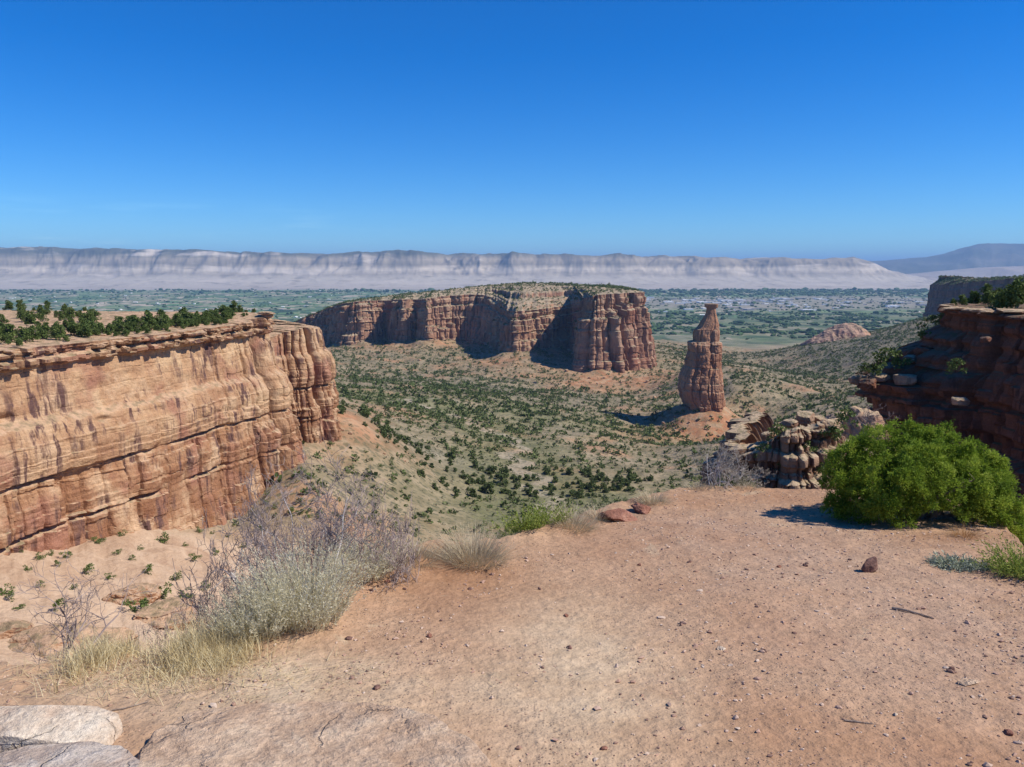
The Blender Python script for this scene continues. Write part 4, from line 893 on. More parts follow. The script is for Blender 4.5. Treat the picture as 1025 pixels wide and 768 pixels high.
dens = (.44 + .8 * gn + .25 * gy) * (1 - .6 * rd) * (.30 + 1.1 * sstep(-.35, .4, fbm(X / 55, Y / 70, None, 3, 941))) * np.where(Y > 1250, .8, 1.0) * (1 - .9 * wsh)
inside = np.zeros(N, bool)
keep = g.uniform(size=N) < dens; X, Y, a = X[keep], Y[keep], a[keep]; gyk = gy[keep]
Z = terrain_z(X, Y); tx, ty = PX(X, Y, Z)
edge_y = np.interp(tx, [e[0] for e in edge_px], [e[1] for e in edge_px])
vis = (tx > 330) & (tx < 850) & (ty < edge_y - 12) & (ty < 500) & ~((tx < 420) & (ty > 455)) & (Y < 950) & ~((tx > 735) & (ty > 405)) & ~((abs(tx - 700) < 26) & (ty < 425))
order = np.argsort(np.where(vis, Y, 1e9))
indiv = order[:300]; rest = np.setdiff1d(np.arange(len(X)), indiv)
cprotos = []
for k in range(6):
    V, Fq, var = small_tree_mesh('j', 1200 + k, *[(2.9, 1.6), (2.4, 1.5), (3.4, 1.6), (1.9, 1.4), (2.7, 1.9), (2.2, 1.2)][k], 12, 26, .6, .26, M_canleaf)
    cprotos.append(mesh('juniper_crown', V, Fq, M_canleaf, False, {'var': var}))
for i in indiv:
    o = obj('juniper_bush', cprotos[int(g.integers(6))], loc=(X[i], Y[i], Z[i] - .1)); o.rotation_euler = (0, 0, g.uniform(0, 6.3)); s = np.exp(g.normal(-.05, .4)); o.scale = (s, s, s * g.uniform(.75, 1.2))
    tag(o, 'dark green juniper dotting the near part of the canyon floor', 'juniper', 'junipers dotting the near canyon floor')
def mass(name, pos, size, seed, mat, label, per=20, L=.5, W=.22, h=.85):
    """many small plants in one mesh: leaf clumps about each stem"""
    g = np.random.default_rng(seed); N = len(pos)
    D = unit(g.normal(size=(N, per, 3)) + np.array([0, 0, .45])); D[..., 2] = abs(D[..., 2])
    B = D * g.uniform(.15, .55, (N, per, 1)) * np.array([1, 1, h * 1.5]); 
    B = B * size[:, None, None] + pos[:, None]
    D2_ = unit(D + g.normal(0, .55, D.shape))
    V, Fq = diamonds(B.reshape(-1, 3), D2_.reshape(-1, 3), (L * size[:, None] * g.uniform(.7, 1.3, (N, per))).ravel(), (W * size[:, None] * g.uniform(.7, 1.3, (N, per))).ravel(), g, unit(D + np.array([0, 0, .5])).reshape(-1, 3))
    var = np.repeat(np.clip(.5 * g.uniform(size=(N, per)) + .5 * g.uniform(size=(N, 1)), 0, 1).ravel(), 4)
    o = obj(name, mesh(name, V, Fq, mat, False, {'var': var})); return tag(o, label, kind='stuff')
pr = np.stack([X[rest], Y[rest], Z[rest]], -1)
mass('canyon_scrub', pr, np.exp(g.normal(math.log(3.0), .32, len(pr))) * (.72 + .28 * sstep(500, 900, pr[:, 1])), 51, M_canleaf, 'dark green juniper scrub dotting the canyon slopes and ridges')
N = 52000
a2 = g.uniform(-.4, .75, N); Y2 = np.sqrt(g.uniform(320 ** 2, 2200 ** 2, N)); X2 = a2 * Y2
k2 = g.uniform(size=N) < .12 + .55 * sstep(-.2, .4, fbm(X2 / 70, Y2 / 60, None, 3, 961)); X2, Y2 = X2[k2], Y2[k2]
pr = np.stack([X2, Y2, terrain_z(X2, Y2)], -1)
mass('sage_scrub', pr, np.exp(g.normal(math.log(1.35), .3, len(pr))), 52, M_sageleaf, 'grey green sage between the junipers of the canyon', per=14)
def top_scatter(V, rows, N, seed, lim=None, power=1.0):
    g = np.random.default_rng(seed); T = V[:, rows + 1:, :]; i = g.integers(0, T.shape[0] - 1, N * 3); j = (g.uniform(size=N * 3) ** power * (T.shape[1] - 1)).astype(int)
    q = T[i, j] * .5 + T[i + 1, np.minimum(j + 1, T.shape[1] - 1)] * .5
    return q[:N]
def ledge_points(V, rows, N, seed, minz):
    """flat spots on a cliff face where bushes could root"""
    g = np.random.default_rng(seed); Q_ = V[:, :rows]; du = Q_[1:, :-1] - Q_[:-1, :-1]; dv = Q_[:-1, 1:] - Q_[:-1, :-1]; nn = unit(np.cross(du, dv)); i, j = np.where(abs(nn[..., 2]) > minz)
    k = g.choice(len(i), min(N, len(i)), replace=False); return Q_[i[k], j[k]]
pm = np.vstack([top_scatter(VM, 110, 3800, 61, power=.8), ledge_points(VM, 110, 500, 62, .75)])
mass('mesa_scrub', pm, np.exp(g.normal(math.log(2.9), .3, len(pm))), 53, M_canleaf, 'dark scrub covering the flat top and ledges of the mesa', per=20)
pf = top_scatter(VF, 70, 1600, 63)
mass('far_cliff_scrub', pf, np.exp(g.normal(math.log(3.2), .3, len(pf))), 54, M_canleaf, 'dark scrub on top of the far shaded cliff', per=18)

# small bushes on the pale bench below the left cliff
bpx = [(16, 554), (27, 572), (6, 595), (41, 587), (51, 556), (66, 558), (82, 533), (107, 531), (123, 537), (133, 562), (164, 543), (137, 613), (160, 619), (199, 533), (213, 535), (172, 527), (229, 537), (47, 545), (57, 568), (39, 560), (162, 599), (12, 600), (75, 545), (98, 545), (62, 534), (185, 548), (30, 548), (150, 575), (178, 580), (195, 562), (215, 556), (140, 550), (118, 556), (90, 575), (75, 590), (110, 580), (205, 590), (185, 600), (20, 612), (60, 610), (245, 548), (258, 532)]
bsm = []
for k in range(3):
    V, Fq, var = small_tree_mesh('b', 1300 + k, 1.6, 1.1, 9, 40, .26, .07, M_rimleaf); bsm.append(mesh('bush_crown', V, Fq, M_rimleaf, False, {'var': var}))
for k, (x, y) in enumerate(bpx):
    q = hit_terrain(x, y); o = obj('bush', bsm[k % 3], loc=q - np.array([0, 0, .1])); s = g.uniform(.9, 1.9) * (1.5 if k in (11, 20, 10) else 1); o.scale = (s, s, s * .9); o.rotation_euler = (0, 0, k)
    tag(o, 'small green bush on the pale slickrock bench under the left cliff', 'bush', 'small bushes on the bench under the left cliff')

g = np.random.default_rng(66)
for k in range(60):
    x = g.uniform(235, 425); y = g.uniform(425, 530)
    if x < 320 and y < 500 - (x - 235) * .35: continue
    q = hit_terrain(x, y)
    if q[1] < 200: continue
    o = obj('bush', bsm[k % 3], loc=q - np.array([0, 0, .1])); s_ = g.uniform(.9, 2.0); o.scale = (s_, s_, s_ * .9); o.rotation_euler = (0, 0, k)
    tag(o, 'green bush on the reddish slope below the end of the left cliff', 'bush', 'bushes on the slope below the left cliff end')
# ------------------------------------------------------------------ rock outcrops in the gully beyond the edge
M_out = mat_rock('outcrop_sandstone', [(.28, pal(.15, .075, .05)), (.45, pal(.24, .135, .085)), (.6, pal(.33, .21, .135)), (.75, pal(.40, .28, .19))], .8, pal(.07, .042, .036), pal(.44, .325, .215), .12, streak=.9, soft=.6)
def boulder(x, y, Yd, dims, seed, label, rz=0, mat=None, tilt=(0, 0), **kw):
    q = P(x, y, Yd) if Yd < 150 else hit_terrain(x, y) - np.array([0, 0, dims[2] * .2]); kw.setdefault('sub', 5); kw.setdefault('planes', 14); kw.setdefault('rough', .06); kw.setdefault('bedded', .09); kw.setdefault('box', .82)
    o = obj('boulder', rock_mesh('boulder', dims, seed, mat or M_block, **kw), loc=q); o.rotation_euler = (tilt[0], tilt[1], rz)
    return tag(o, label, 'boulder')
def prof_out(fr, Z, S, D): return steps(Z + .5 * fbm(S / 4, 0 * S, None, 3, 95), (-11.9, .5, .1), (-12.6, -.5, .12), (-13.6, .8, .15), (-14.6, -.6, .15), (-15.8, 1.0, .2), (-17.2, .8, .3))
COUT = [(27, 86, -14.0, -28, 33, 86, -28, .8, 0), (23.4, 80, -13.4, -28, 31, 82, -28, .9, 0), (20.8, 74, -13.8, -28, 29.5, 79, -28, 1, 0), (19.6, 69.5, -14.2, -28, 28.5, 77, -28, 1.2, .6), (20.4, 66.5, -13.4, -27, 27.5, 76, -28, 1.2, .8), (22.0, 64.8, -12.3, -27, 27, 75, -28, 1.2, .8), (23.6, 64.2, -11.6, -27, 27, 74, -28, 1.3, .8),
        (25.2, 65.2, -11.9, -27, 27.5, 74, -28, 1.2, .6), (26.6, 66, -11.5, -27, 28.5, 74, -28, 1.2, .5), (28.2, 67, -12.6, -27, 30, 75, -28, 1.1, .5), (30, 68.5, -13.8, -27, 32, 76, -28, 1, .3), (33, 71, -15, -27, 35, 78, -28, .8, 0), (37, 75, -17, -28, 38, 82, -28, .6, 0)]
cliff_o, VO = cliff('rock_outcrop', M_out, COUT, .09, 140, prof_out, 'fractured tan and brown ledge of rock beyond the far edge of the dirt', 707, 2.0, 1.1, .85, .5, .8, .6, .3, lambda u: sstep(.12, 1.0, u), inner=60, mb=2.2, innerpow=1.3, spall=1.3)
gq = np.random.default_rng(19)
for k, (x, y, r_) in enumerate([(790, 424, .8), (806, 420, 1.0), (820, 421, .8), (832, 428, .9), (770, 436, .7), (812, 432, .7), (796, 436, .8), (846, 446, .9), (780, 430, .6), (838, 440, .8)]):
    boulder(x, y, 66 + gq.uniform(-1.5, 5) + (455 - y) * .08, (r_ * gq.uniform(.8, 1.25), r_ * gq.uniform(.8, 1.2), r_ * gq.uniform(.5, .85)), 700 + k, 'broken sunlit tan block piled on the outcrop beyond the far edge of the dirt', gq.uniform(0, 6.3), tilt=(gq.normal(0, .16), gq.normal(0, .16)), sub=4, mat=M_out, bedded=.04, planes=18)['group'] = 'broken blocks of the tan outcrop'
for k, (x, y, s_) in enumerate([(778, 441, .8), (808, 452, .7), (835, 441, .9), (764, 458, .7), (822, 474, .7), (788, 470, .6), (846, 428, .9)]):
    o = obj('bush', bsm[k % 3], loc=P(x, y, 65.5)); o.scale = (s_,) * 3; tag(o, 'small green bush growing between the blocks of the tan outcrop', 'bush', 'small bushes among the outcrop blocks')
boulder(845, 432, 100, (2.6, 3.0, 3.0), 82, 'rounded grey block below the pale topped one', .7)
boulder(866, 440, 96, (3.2, 3.6, 4.2), 83, 'brown block beside the dead branches under the right cliff', .1)
boulder(128, 596, 205, (6.5, 6.5, 3.4), 91, 'smooth tan slickrock knob with a dark hollow on the bench', .5, M_left, sub=6, planes=9, bedded=.10, rough=.09, box=0)
boulder(168, 620, 190, (9, 7, 4.0), 92, 'low smooth slickrock swell right of the hollowed knob', 1.0, M_left, sub=6, planes=9, bedded=.06, rough=.08, box=0)
boulder(60, 648, 165, (14, 8, 4.0), 93, 'broad smooth slickrock swell low on the bench', .3, M_left, sub=6, planes=9, bedded=.05, rough=.07, box=0)
boulder(8, 632, 168, (4, 4, 1.6), 94, 'dark edged slickrock ledge at the left border of the photo', .3, M_left, sub=6, planes=10, bedded=.1, box=0)
gq = np.random.default_rng(23)
for k in range(14):
    x = 948 + k * 6.2; q = on_top(x, gq.uniform(.3, 2.2)) + np.array([-.5, 0, gq.uniform(-.05, .35)])
    o = obj('caprock', rock_mesh('caprock', (gq.uniform(1.0, 2.0), gq.uniform(1.2, 2.4), gq.uniform(.16, .32)), 800 + k, M_block, sub=4, planes=14, box=.85, rough=.04), loc=q); o.rotation_euler = (gq.normal(0, .06), gq.normal(0, .06), gq.uniform(0, 6))
    tag(o, 'pale sunlit caprock slab lying along the rim of the dark right cliff', 'caprock', 'caprock slabs along the right cliff rim')
for k, (x, y, Yd, r_) in enumerate([(858, 380, 121, 1.3), (868, 384, 118, 1.5), (880, 378, 120, 1.2), (896, 372, 121, 1.6), (911, 360, 122, 1.3), (925, 352, 121, 1.2), (905, 380, 117, 1.5), (986, 340, 100, .7), (960, 402, 100, 1.0)]):
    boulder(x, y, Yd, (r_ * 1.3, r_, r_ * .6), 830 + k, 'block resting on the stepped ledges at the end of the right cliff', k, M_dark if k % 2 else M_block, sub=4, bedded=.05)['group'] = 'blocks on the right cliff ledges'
for k, (x, y, Yd, s_) in enumerate([(886, 366, 119, 1.9), (899, 362, 120, 1.6), (877, 372, 118, 1.3), (957, 370, 104, 1.2), (925, 335, 123, 1.5), (936, 322, 124, 1.3), (866, 372, 120, 1.1)]):
    o = obj('bush', bsm[k % 3], loc=P(x, y, Yd) - np.array([0, 0, .6])); o.scale = (s_,) * 3; tag(o, 'green bush on the stepped ledges at the end of the right cliff', 'bush', 'bushes on the right cliff ledges')
okp = np.where((dd > 4) & (dd < 60) & (cx_ > -5) & (cx_ < 120) & (cand[:, 1] < 330))[0]
for k in range(16):
    i_ = okp[int(gq.integers(len(okp)))]; r_ = gq.uniform(.8, 2.2)
    o = obj('boulder', rock_mesh('boulder', (r_ * 1.5, r_ * 1.2, r_ * .45), 860 + k, M_block, sub=4, planes=14, box=.85, bedded=.05), loc=cand[i_]); o.rotation_euler = (0, 0, k)
    tag(o, 'pinkish flat boulder among the junipers on the left cliff top', 'boulder', 'boulders on the left cliff top')
# the mushroom cap on the end of the left cliff
for k, (y, w, h) in enumerate([(313.5, 3.9, .8), (316.5, 3.0, .9)]):
    q = P(267, y, 352); o = obj('caprock', rock_mesh('caprock', (w, w * 1.1, h), 401 + k, M_block, sub=5, planes=12, bedded=.12, box=.85), loc=q)
    tag(o, ('upper' if k == 0 else 'lower') + ' slab of the flat capped pedestal at the end of the left cliff', 'caprock')
# blocks fallen on the scree of the canyon
g = np.random.default_rng(9)
fm = [rock_mesh('fallen_block', (1, .9, .7), 420 + k, M_block, sub=3, planes=12, box=.85) for k in range(4)]
for k, (x, y, s) in enumerate([(343, 432, 1.1), (351, 436, 1.3), (366, 427, .9), (336, 418, .8), (405, 462, 1.0), (567, 372, 3.4), (598, 385, 2.6), (640, 394, 2.4), (655, 398, 2.5), (610, 395, 2.2), (420, 361, 3.4), (690, 441, 2.0), (720, 438, 1.8), (664, 424, 2.6), (735, 452, 1.4), (700, 420, 2.2), (712, 418, 2.0), (728, 424, 1.8), (690, 424, 1.6), (706, 432, 1.5), (740, 436, 2.0), (676, 418, 2.0), (590, 379, 3.2), (605, 379, 2.8), (622, 384, 3.0), (648, 383, 3.4), (575, 392, 2.4), (660, 390, 2.2), (540, 372, 3.0), (470, 357, 3.2), (440, 355, 3.0), (380, 353, 3.2), (385, 455, .9), (530, 378, 2.8), (500, 372, 3.0)]):
    q = hit_terrain(x, y); o = obj('fallen_block', fm[k % 4], loc=q + np.array([0, 0, .3 * s])); o.scale = (s, s, s); o.rotation_euler = (0, 0, k * 1.7)
    tag(o, 'pale fallen block lying on the scree of the canyon', 'boulder', 'fallen blocks on the canyon scree')

# ------------------------------------------------------------------ the valley: town, houses and woods
def house_mesh(name, kind, mats):
    if kind == 'flat':
        V = [(-1, -1, 0), (1, -1, 0), (1, 1, 0), (-1, 1, 0), (-1, -1, 1), (1, -1, 1), (1, 1, 1), (-1, 1, 1), (-.93, -.93, 1), (.93, -.93, 1), (.93, .93, 1), (-.93, .93, 1), (-.93, -.93, .92), (.93, -.93, .92), (.93, .93, .92), (-.93, .93, .92)]
        Fc = [(0, 1, 5, 4), (1, 2, 6, 5), (2, 3, 7, 6), (3, 0, 4, 7), (4, 5, 9, 8), (5, 6, 10, 9), (6, 7, 11, 10), (7, 4, 8, 11), (8, 9, 13, 12), (9, 10, 14, 13), (10, 11, 15, 14), (11, 8, 12, 15), (12, 13, 14, 15)]
        return mesh(name, V, np.array(Fc), mats)
    V = [(-1, -1, 0), (1, -1, 0), (1, 1, 0), (-1, 1, 0), (-1, -1, .6), (1, -1, .6), (1, 1, .6), (-1, 1, .6), (-1.08, 0, 1), (1.08, 0, 1), (-1.08, -1.12, .57), (1.08, -1.12, .57), (1.08, 1.12, .57), (-1.08, 1.12, .57), (-1, 0, .97), (1, 0, .97)]
    q = np.array([(0, 1, 5, 4), (1, 2, 6, 5), (2, 3, 7, 6), (3, 0, 4, 7), (10, 11, 9, 8), (12, 13, 8, 9)]); t = np.array([(4, 14, 7), (5, 6, 15)])
    return mesh(name, V, [q, t], mats)
def flat_mat(name, a, b):
    n = NT(name); return n.done(n.ramp(n.noise(n.objco(), 1.5, 4), [(.35, a), (.65, b)]))
M_white = flat_mat('white_cladding', pal(.68, .68, .66), pal(.8, .8, .78)); M_buff = flat_mat('buff_cladding', pal(.42, .37, .31), pal(.52, .46, .4)); M_grayroof = flat_mat('grey_roof', pal(.25, .25, .26), pal(.36, .35, .35))
hm = [house_mesh('warehouse', 'flat', M_white), house_mesh('warehouse', 'flat', M_buff), house_mesh('house', 'gable', M_white), house_mesh('house', 'gable', M_grayroof), house_mesh('warehouse', 'flat', M_grayroof)]
g = np.random.default_rng(88)
def building(x, Y, k, s, rz):
    q = P(x, 300, Y); nm = 'warehouse' if k in (0, 1, 4) else 'house'
    o = obj(nm, hm[k], loc=(q[0], Y, VALLEY)); o.scale = s; o.rotation_euler = (0, 0, rz)
    lab = {0: 'white flat roofed warehouse far off in the valley town', 1: 'buff flat roofed building far off in the valley town', 2: 'white gabled house far off in the valley', 3: 'grey roofed house far off in the valley', 4: 'grey flat roofed building far off in the valley town'}[k]
    tag(o, lab, 'warehouse' if nm == 'warehouse' else 'house', 'far ' + {0: 'white warehouses', 1: 'buff buildings', 2: 'white houses', 3: 'grey roofed houses', 4: 'grey roofed buildings'}[k] + ' of the valley')
for i in range(150):
    Y = g.uniform(6400, 9600); x = g.uniform(642, 930); k = int(g.choice([0, 0, 0, 1, 2, 3, 4]))
    if g.uniform() < .4: x = g.normal(740, 35); Y = g.normal(8300, 500)
    w = g.uniform(12, 40) * (1.5 if k in (0, 1, 4) else .6)
    building(x, Y, k, (w, w * g.uniform(.4, .9), g.uniform(7, 13) if k in (0, 1, 4) else 8), R(g.choice([0, 90]) + g.normal(0, 4)))
for i in range(70):
    Y = g.uniform(5200, 12500); x = g.uniform(-10, 340) if i < 55 else g.uniform(650, 900)
    w = g.uniform(8, 20); building(x, Y, int(g.choice([2, 2, 3, 0])), (w, w * .6, 8), R(g.choice([0, 90]) + g.normal(0, 4)))
def valley_woods():
    g = np.random.default_rng(99); N = 150000
    a = g.uniform(-.75, .75, N); Y = 3500 + 9600 * g.uniform(size=N) ** .8; X = a * Y
    wob = 900 * fbm(X / 1500, Y / 2500, None, 3, 971)
    d = Y + wob; r = sstep(.02, .16, a)
    dens = r * (2.2 * sstep(3700, 4300, d) * sstep(6500, 5800, d) + .8 * sstep(9800, 10500, d) * sstep(13200, 12600, d) + .22 * sstep(6000, 6400, d)) + (1 - r) * (.07 + .3 * sstep(10800, 11500, d) * sstep(12800, 12200, d))
    # lines of trees along lanes and ditches
    gx = np.abs((X / 420 + .15 * fbm(X / 900, Y / 900, None, 2, 975)) % 1 - .5); gyy = np.abs((Y / 520 + .15 * fbm(X / 900, Y / 900, None, 2, 976)) % 1 - .5)
    lanes = ((gx > .485) | (gyy > .485)) & (rnd(np.floor(X / 420).astype(np.int64), np.floor(Y / 520).astype(np.int64), seed=5) > .45)
    patch = sstep(-.02, .22, fbm(X / 240, Y / 300, None, 4, 972))
    k = g.uniform(size=N) < np.clip(dens * patch + (.12 + .3 * r) * lanes, 0, 1) * .62
    X, Y = X[k], Y[k]; N = len(X); V0, F0 = ICO[1]
    s = np.exp(g.normal(math.log(8.5), .35, N)) * (1 + .5 * sstep(9000, 12000, Y))
    V = V0[None] * (1 + .22 * g.normal(size=(N, len(V0), 1))) * np.stack([s * 1.2, s * 1.2, s * .62], -1)[:, None] + np.stack([X, Y, VALLEY + s * .45], -1)[:, None]
    Fp = (F0[None] + (np.arange(N) * len(V0))[:, None, None]).reshape(-1, 3)
    n = NT('valley_tree_foliage'); m = n.done(n.ramp(n.attr('var'), [(0, pal(.025, .052, .018)), (.5, pal(.042, .08, .026)), (1, pal(.075, .12, .04))]))
    o = obj('valley_woods', mesh('valley_woods', V.reshape(-1, 3), Fp, m, False, {'var': np.repeat(g.uniform(size=N), len(V0))})); tag(o, 'bands of dark cottonwoods across the green valley', kind='stuff')
valley_woods()

# ------------------------------------------------------------------ the green juniper bush on the overlook
def juniper_bush():
    g = np.random.default_rng(7)
    q0 = on_ground(925, 524); e = empty('juniper_shrub', q0)
    tag(e, 'dense bright green juniper bush spreading over the dirt near the edge', 'juniper bush')
    Y0 = q0[1] + .25; k = Y0 / F
    lobes = [(858, 470, 27, 25, 0), (848, 490, 22, 26, -.05), (878, 452, 26, 24, .15), (905, 452, 30, 26, .2), (938, 455, 30, 27, .15), (965, 466, 27, 26, .1), (985, 483, 26, 28, 0), (1002, 505, 22, 28, -.1), (892, 485, 30, 34, -.3), (870, 505, 28, 20, -.25), (900, 508, 30, 20, -.38), (925, 480, 32, 34, -.25),
             (955, 492, 30, 28, -.25), (985, 515, 26, 24, -.2), (1003, 528, 18, 18, -.2), (945, 470, 30, 25, .35), (975, 480, 30, 30, .4), (905, 470, 34, 28, .45), (868, 478, 24, 26, .4), (842, 508, 12, 12, -.1), (860, 455, 14, 14, .1), (917, 436, 13, 12, .2), (985, 500, 22, 22, -.3)]
    Bs, Ds, Cv = [], [], []
    for x, y, rx, ry, dy in lobes:
        cpt = P(x, y, Y0 + dy); m = int(rx * ry / 26) + 6
        Dc = unit(g.normal(size=(m, 3))); rc = g.uniform(.72, 1.04, m) * (1 + .14 * fbm(Dc[:, 0] * 2 + x, Dc[:, 1] * 2, Dc[:, 2] * 2, 3, 5))
        Cc = cpt + Dc * rc[:, None] * np.array([rx * k, (rx + ry) * .5 * k, ry * k]); cr = g.uniform(.035, .085, m); ct_ = g.uniform(size=m)
        per_c = 42; ci = np.repeat(np.arange(m), per_c); D = unit(g.normal(size=(len(ci), 3)) + .9 * Dc[ci] + np.array([0, 0, .5]))
        B = Cc[ci] + D * (cr[ci] * g.uniform(.3, 1.0, len(ci)) ** .5)[:, None]
        Bs.append(B); Ds.append(unit(D + g.normal(0, .25, D.shape))); Cv.append(ct_[ci])
        m = int(rx * ry / 5); D = unit(g.normal(size=(m, 3))); Bs.append(cpt + D * (g.uniform(.35, .8, m))[:, None] * np.array([rx * k, (rx + ry) * .5 * k, ry * k])); Ds.append(D); Cv.append(g.uniform(0, .3, m))
    # twiggy shoots that break the outline
    B = np.concatenate(Bs); D = np.concatenate(Ds); Cv = np.concatenate(Cv)
    i = g.choice(len(B), 260); Cv = np.concatenate([Cv, np.repeat(Cv[i], 5)]); Bx = np.repeat(B[i], 5, 0) + np.repeat(D[i], 5, 0) * np.tile(np.arange(5) * .016, 260)[:, None]; B = np.vstack([B, Bx]); D = np.vstack([D, np.repeat(D[i], 5, 0)])
    gz = ground_z(B[:, 0], B[:, 1], False); keep = B[:, 2] > gz + .03
    gap = np.exp(-((PX(*B.T)[0] - 938) / 22) ** 2 - ((PX(*B.T)[1] - 522) / 12) ** 2) > .35
    keep &= ~gap; B, D, Cv = B[keep], D[keep], Cv[keep]; per = 5
    B2 = np.repeat(B, per, 0) + g.normal(0, .011, (len(B) * per, 3)); D2_ = unit(np.repeat(D, per, 0) + g.normal(0, .55, (len(B) * per, 3)))
    V, Fq = diamonds(B2, D2_, g.uniform(.018, .036, len(B2)), g.uniform(.0032, .0058, len(B2)), g, np.repeat(unit(D + .8 * unit(B - (q0 + np.array([0, .25, .35])))), per, 0))
    var = np.repeat(np.clip(.6 * np.repeat(Cv, per) + .4 * g.uniform(size=len(B2)), 0, 1), 4)
    obj('foliage', mesh('foliage', V - q0, Fq, M_juniper, False, {'var': var}), e)
    out = []
    for x, y in [(858, 500), (880, 490), (900, 480), (930, 480), (950, 495), (975, 500), (990, 515), (915, 505), (940, 505), (870, 470), (960, 475)]:
        tip = P(x, y, Y0 + g.uniform(-.25, .25)) ; base = q0 + np.array([g.uniform(-.12, .2), .2 + g.uniform(-.1, .1), -.05]); d = tip - base; L = np.linalg.norm(d)
        grow(g, base, d / L, L * 1.1, .022, 0, 2, out, .18, (3, 6), .02, (.35, .5), .6)
    obj('branches', mesh('branches', tube_set([(a - q0, b) for _, a, b in out], 5)[0], tube_set([(a - q0, b) for _, a, b in out], 5)[1], M_bark), e)
    # dead needle duff under it is part of the ground
juniper_bush()

# ------------------------------------------------------------------ bare, sage and grass plants along the edge
def bare_shrub(x, Yd, h, w, seed, label, stems=7, grey=.5, maxl=4, kids=(3, 5), sink=.1, rmax=None, twmat=None, lean=(0, 0), r0=.016, tw=.24, min_r=.0011):
    g = np.random.default_rng(seed); q = at_depth(x, Yd); q[2] -= sink
    e = empty('bare_shrub', q); tag(e, label, 'shrub'); out = []
    for k in range(stems):
        a_ = g.uniform(0, 6.3); d = np.array([math.cos(a_) * w / h + lean[0], math.sin(a_) * w / h * .7 + lean[1], 1.0]); d /= np.linalg.norm(d)
        grow(g, g.normal(0, .04, 3) * np.array([1, 1, 0]), d, h * g.uniform(.55, .8), r0 * g.uniform(.7, 1.2), 0, maxl, out, tw, kids, .06, (.45, .68), .62)
    lim = 9 if maxl < 4 else 1
    if rmax:
        for t_ in out: t_[1][:, 0] = rmax * np.tanh(t_[1][:, 0] / rmax); t_[1][:, 1] = np.maximum(t_[1][:, 1], -.45 + .05 * np.sin(t_[1][:, 0] * 9))
    big = [(a_, np.maximum(b, min_r)) for l, a_, b in out if l <= lim]; mid = [(a_, np.maximum(b, min_r)) for l, a_, b in out if l > lim]
    obj('branch', mesh('branch', *tube_set(big, 5), M_grey if grey > .4 else M_twig), e)
    if mid: obj('twigs', mesh('twigs', *tube_set(mid, 3), twmat or M_twig), e)
    return e
M_greytwig = bark_mat('grey_twig', pal(.30, .26, .215), pal(.46, .41, .34), 12)
bare_shrub(318, 5.6, 1.38, .62, 301, 'largest bare shrub with pale grey limbs and purple twigs, behind the sagebrush', 13, sink=.12, rmax=.85, kids=(4, 6), r0=.017, tw=.3, min_r=.0016)
bare_shrub(258, 5.25, 1.0, .65, 302, 'bare purple twigged shrub left of the largest bare one', 9, sink=.1, rmax=.55, kids=(3, 6), r0=.010, tw=.32, min_r=.0017, grey=.2)
bare_shrub(368, 6.2, 1.0, .5, 303, 'bare reddish twigged shrub right of the largest bare one', 8, sink=.1, rmax=.42, grey=.2, kids=(3, 6), r0=.010, tw=.32, min_r=.0018)
bare_shrub(212, 5.0, .75, .55, 304, 'low bare twiggy shrub above the dry grass', 9, sink=.1, rmax=.45, grey=.2, kids=(3, 6), r0=.008, tw=.32, min_r=.0012)
bare_shrub(285, 6.2, 1.45, .65, 305, 'tall bare shrub behind the others, its twigs a purple haze', 12, sink=.2, rmax=.95, grey=.8, kids=(4, 6), r0=.014, tw=.3, min_r=.0017)
bare_shrub(62, 4.25, .55, .30, 306, 'small dark dead bush standing alone at the left edge of the dirt', 6, sink=.03, maxl=3, kids=(3, 6), twmat=M_twig, grey=.2, r0=.008, tw=.32)
bare_shrub(713, 9.5, .62, .42, 307, 'pale grey leafless shrub on the far edge below the spire', 9, sink=.03, twmat=M_greytwig, r0=.008)
bare_shrub(735, 9.7, .45, .32, 308, 'smaller grey leafless shrub right of the pale one below the spire', 7, sink=.05, twmat=M_greytwig, r0=.007)
def far_bare(x, y, Yd, h, seed, label):
    g = np.random.default_rng(seed); q = P(x, y, Yd); e = empty('bare_shrub', q); tag(e, label, 'shrub'); out = []
    for k in range(7):
        a_ = g.uniform(0, 6.3); d = unit(np.array([math.cos(a_) * .7, math.sin(a_) * .7, 1.0])); grow(g, np.zeros(3), d, h * .6, .04, 0, 3, out, .22, (3, 5), .06, (.45, .65), .6)
    obj('branch', mesh('branch', *tube_set([(a_, b) for l, a_, b in out if l < 2], 4), M_twig), e); obj('twigs', mesh('twigs', *tube_set([(a_, np.maximum(b, .012)) for l, a_, b in out if l > 1], 3), M_twig), e)
far_bare(868, 428, 90, 3.4, 309, 'bare reddish shrub among the blocks under the right cliff')

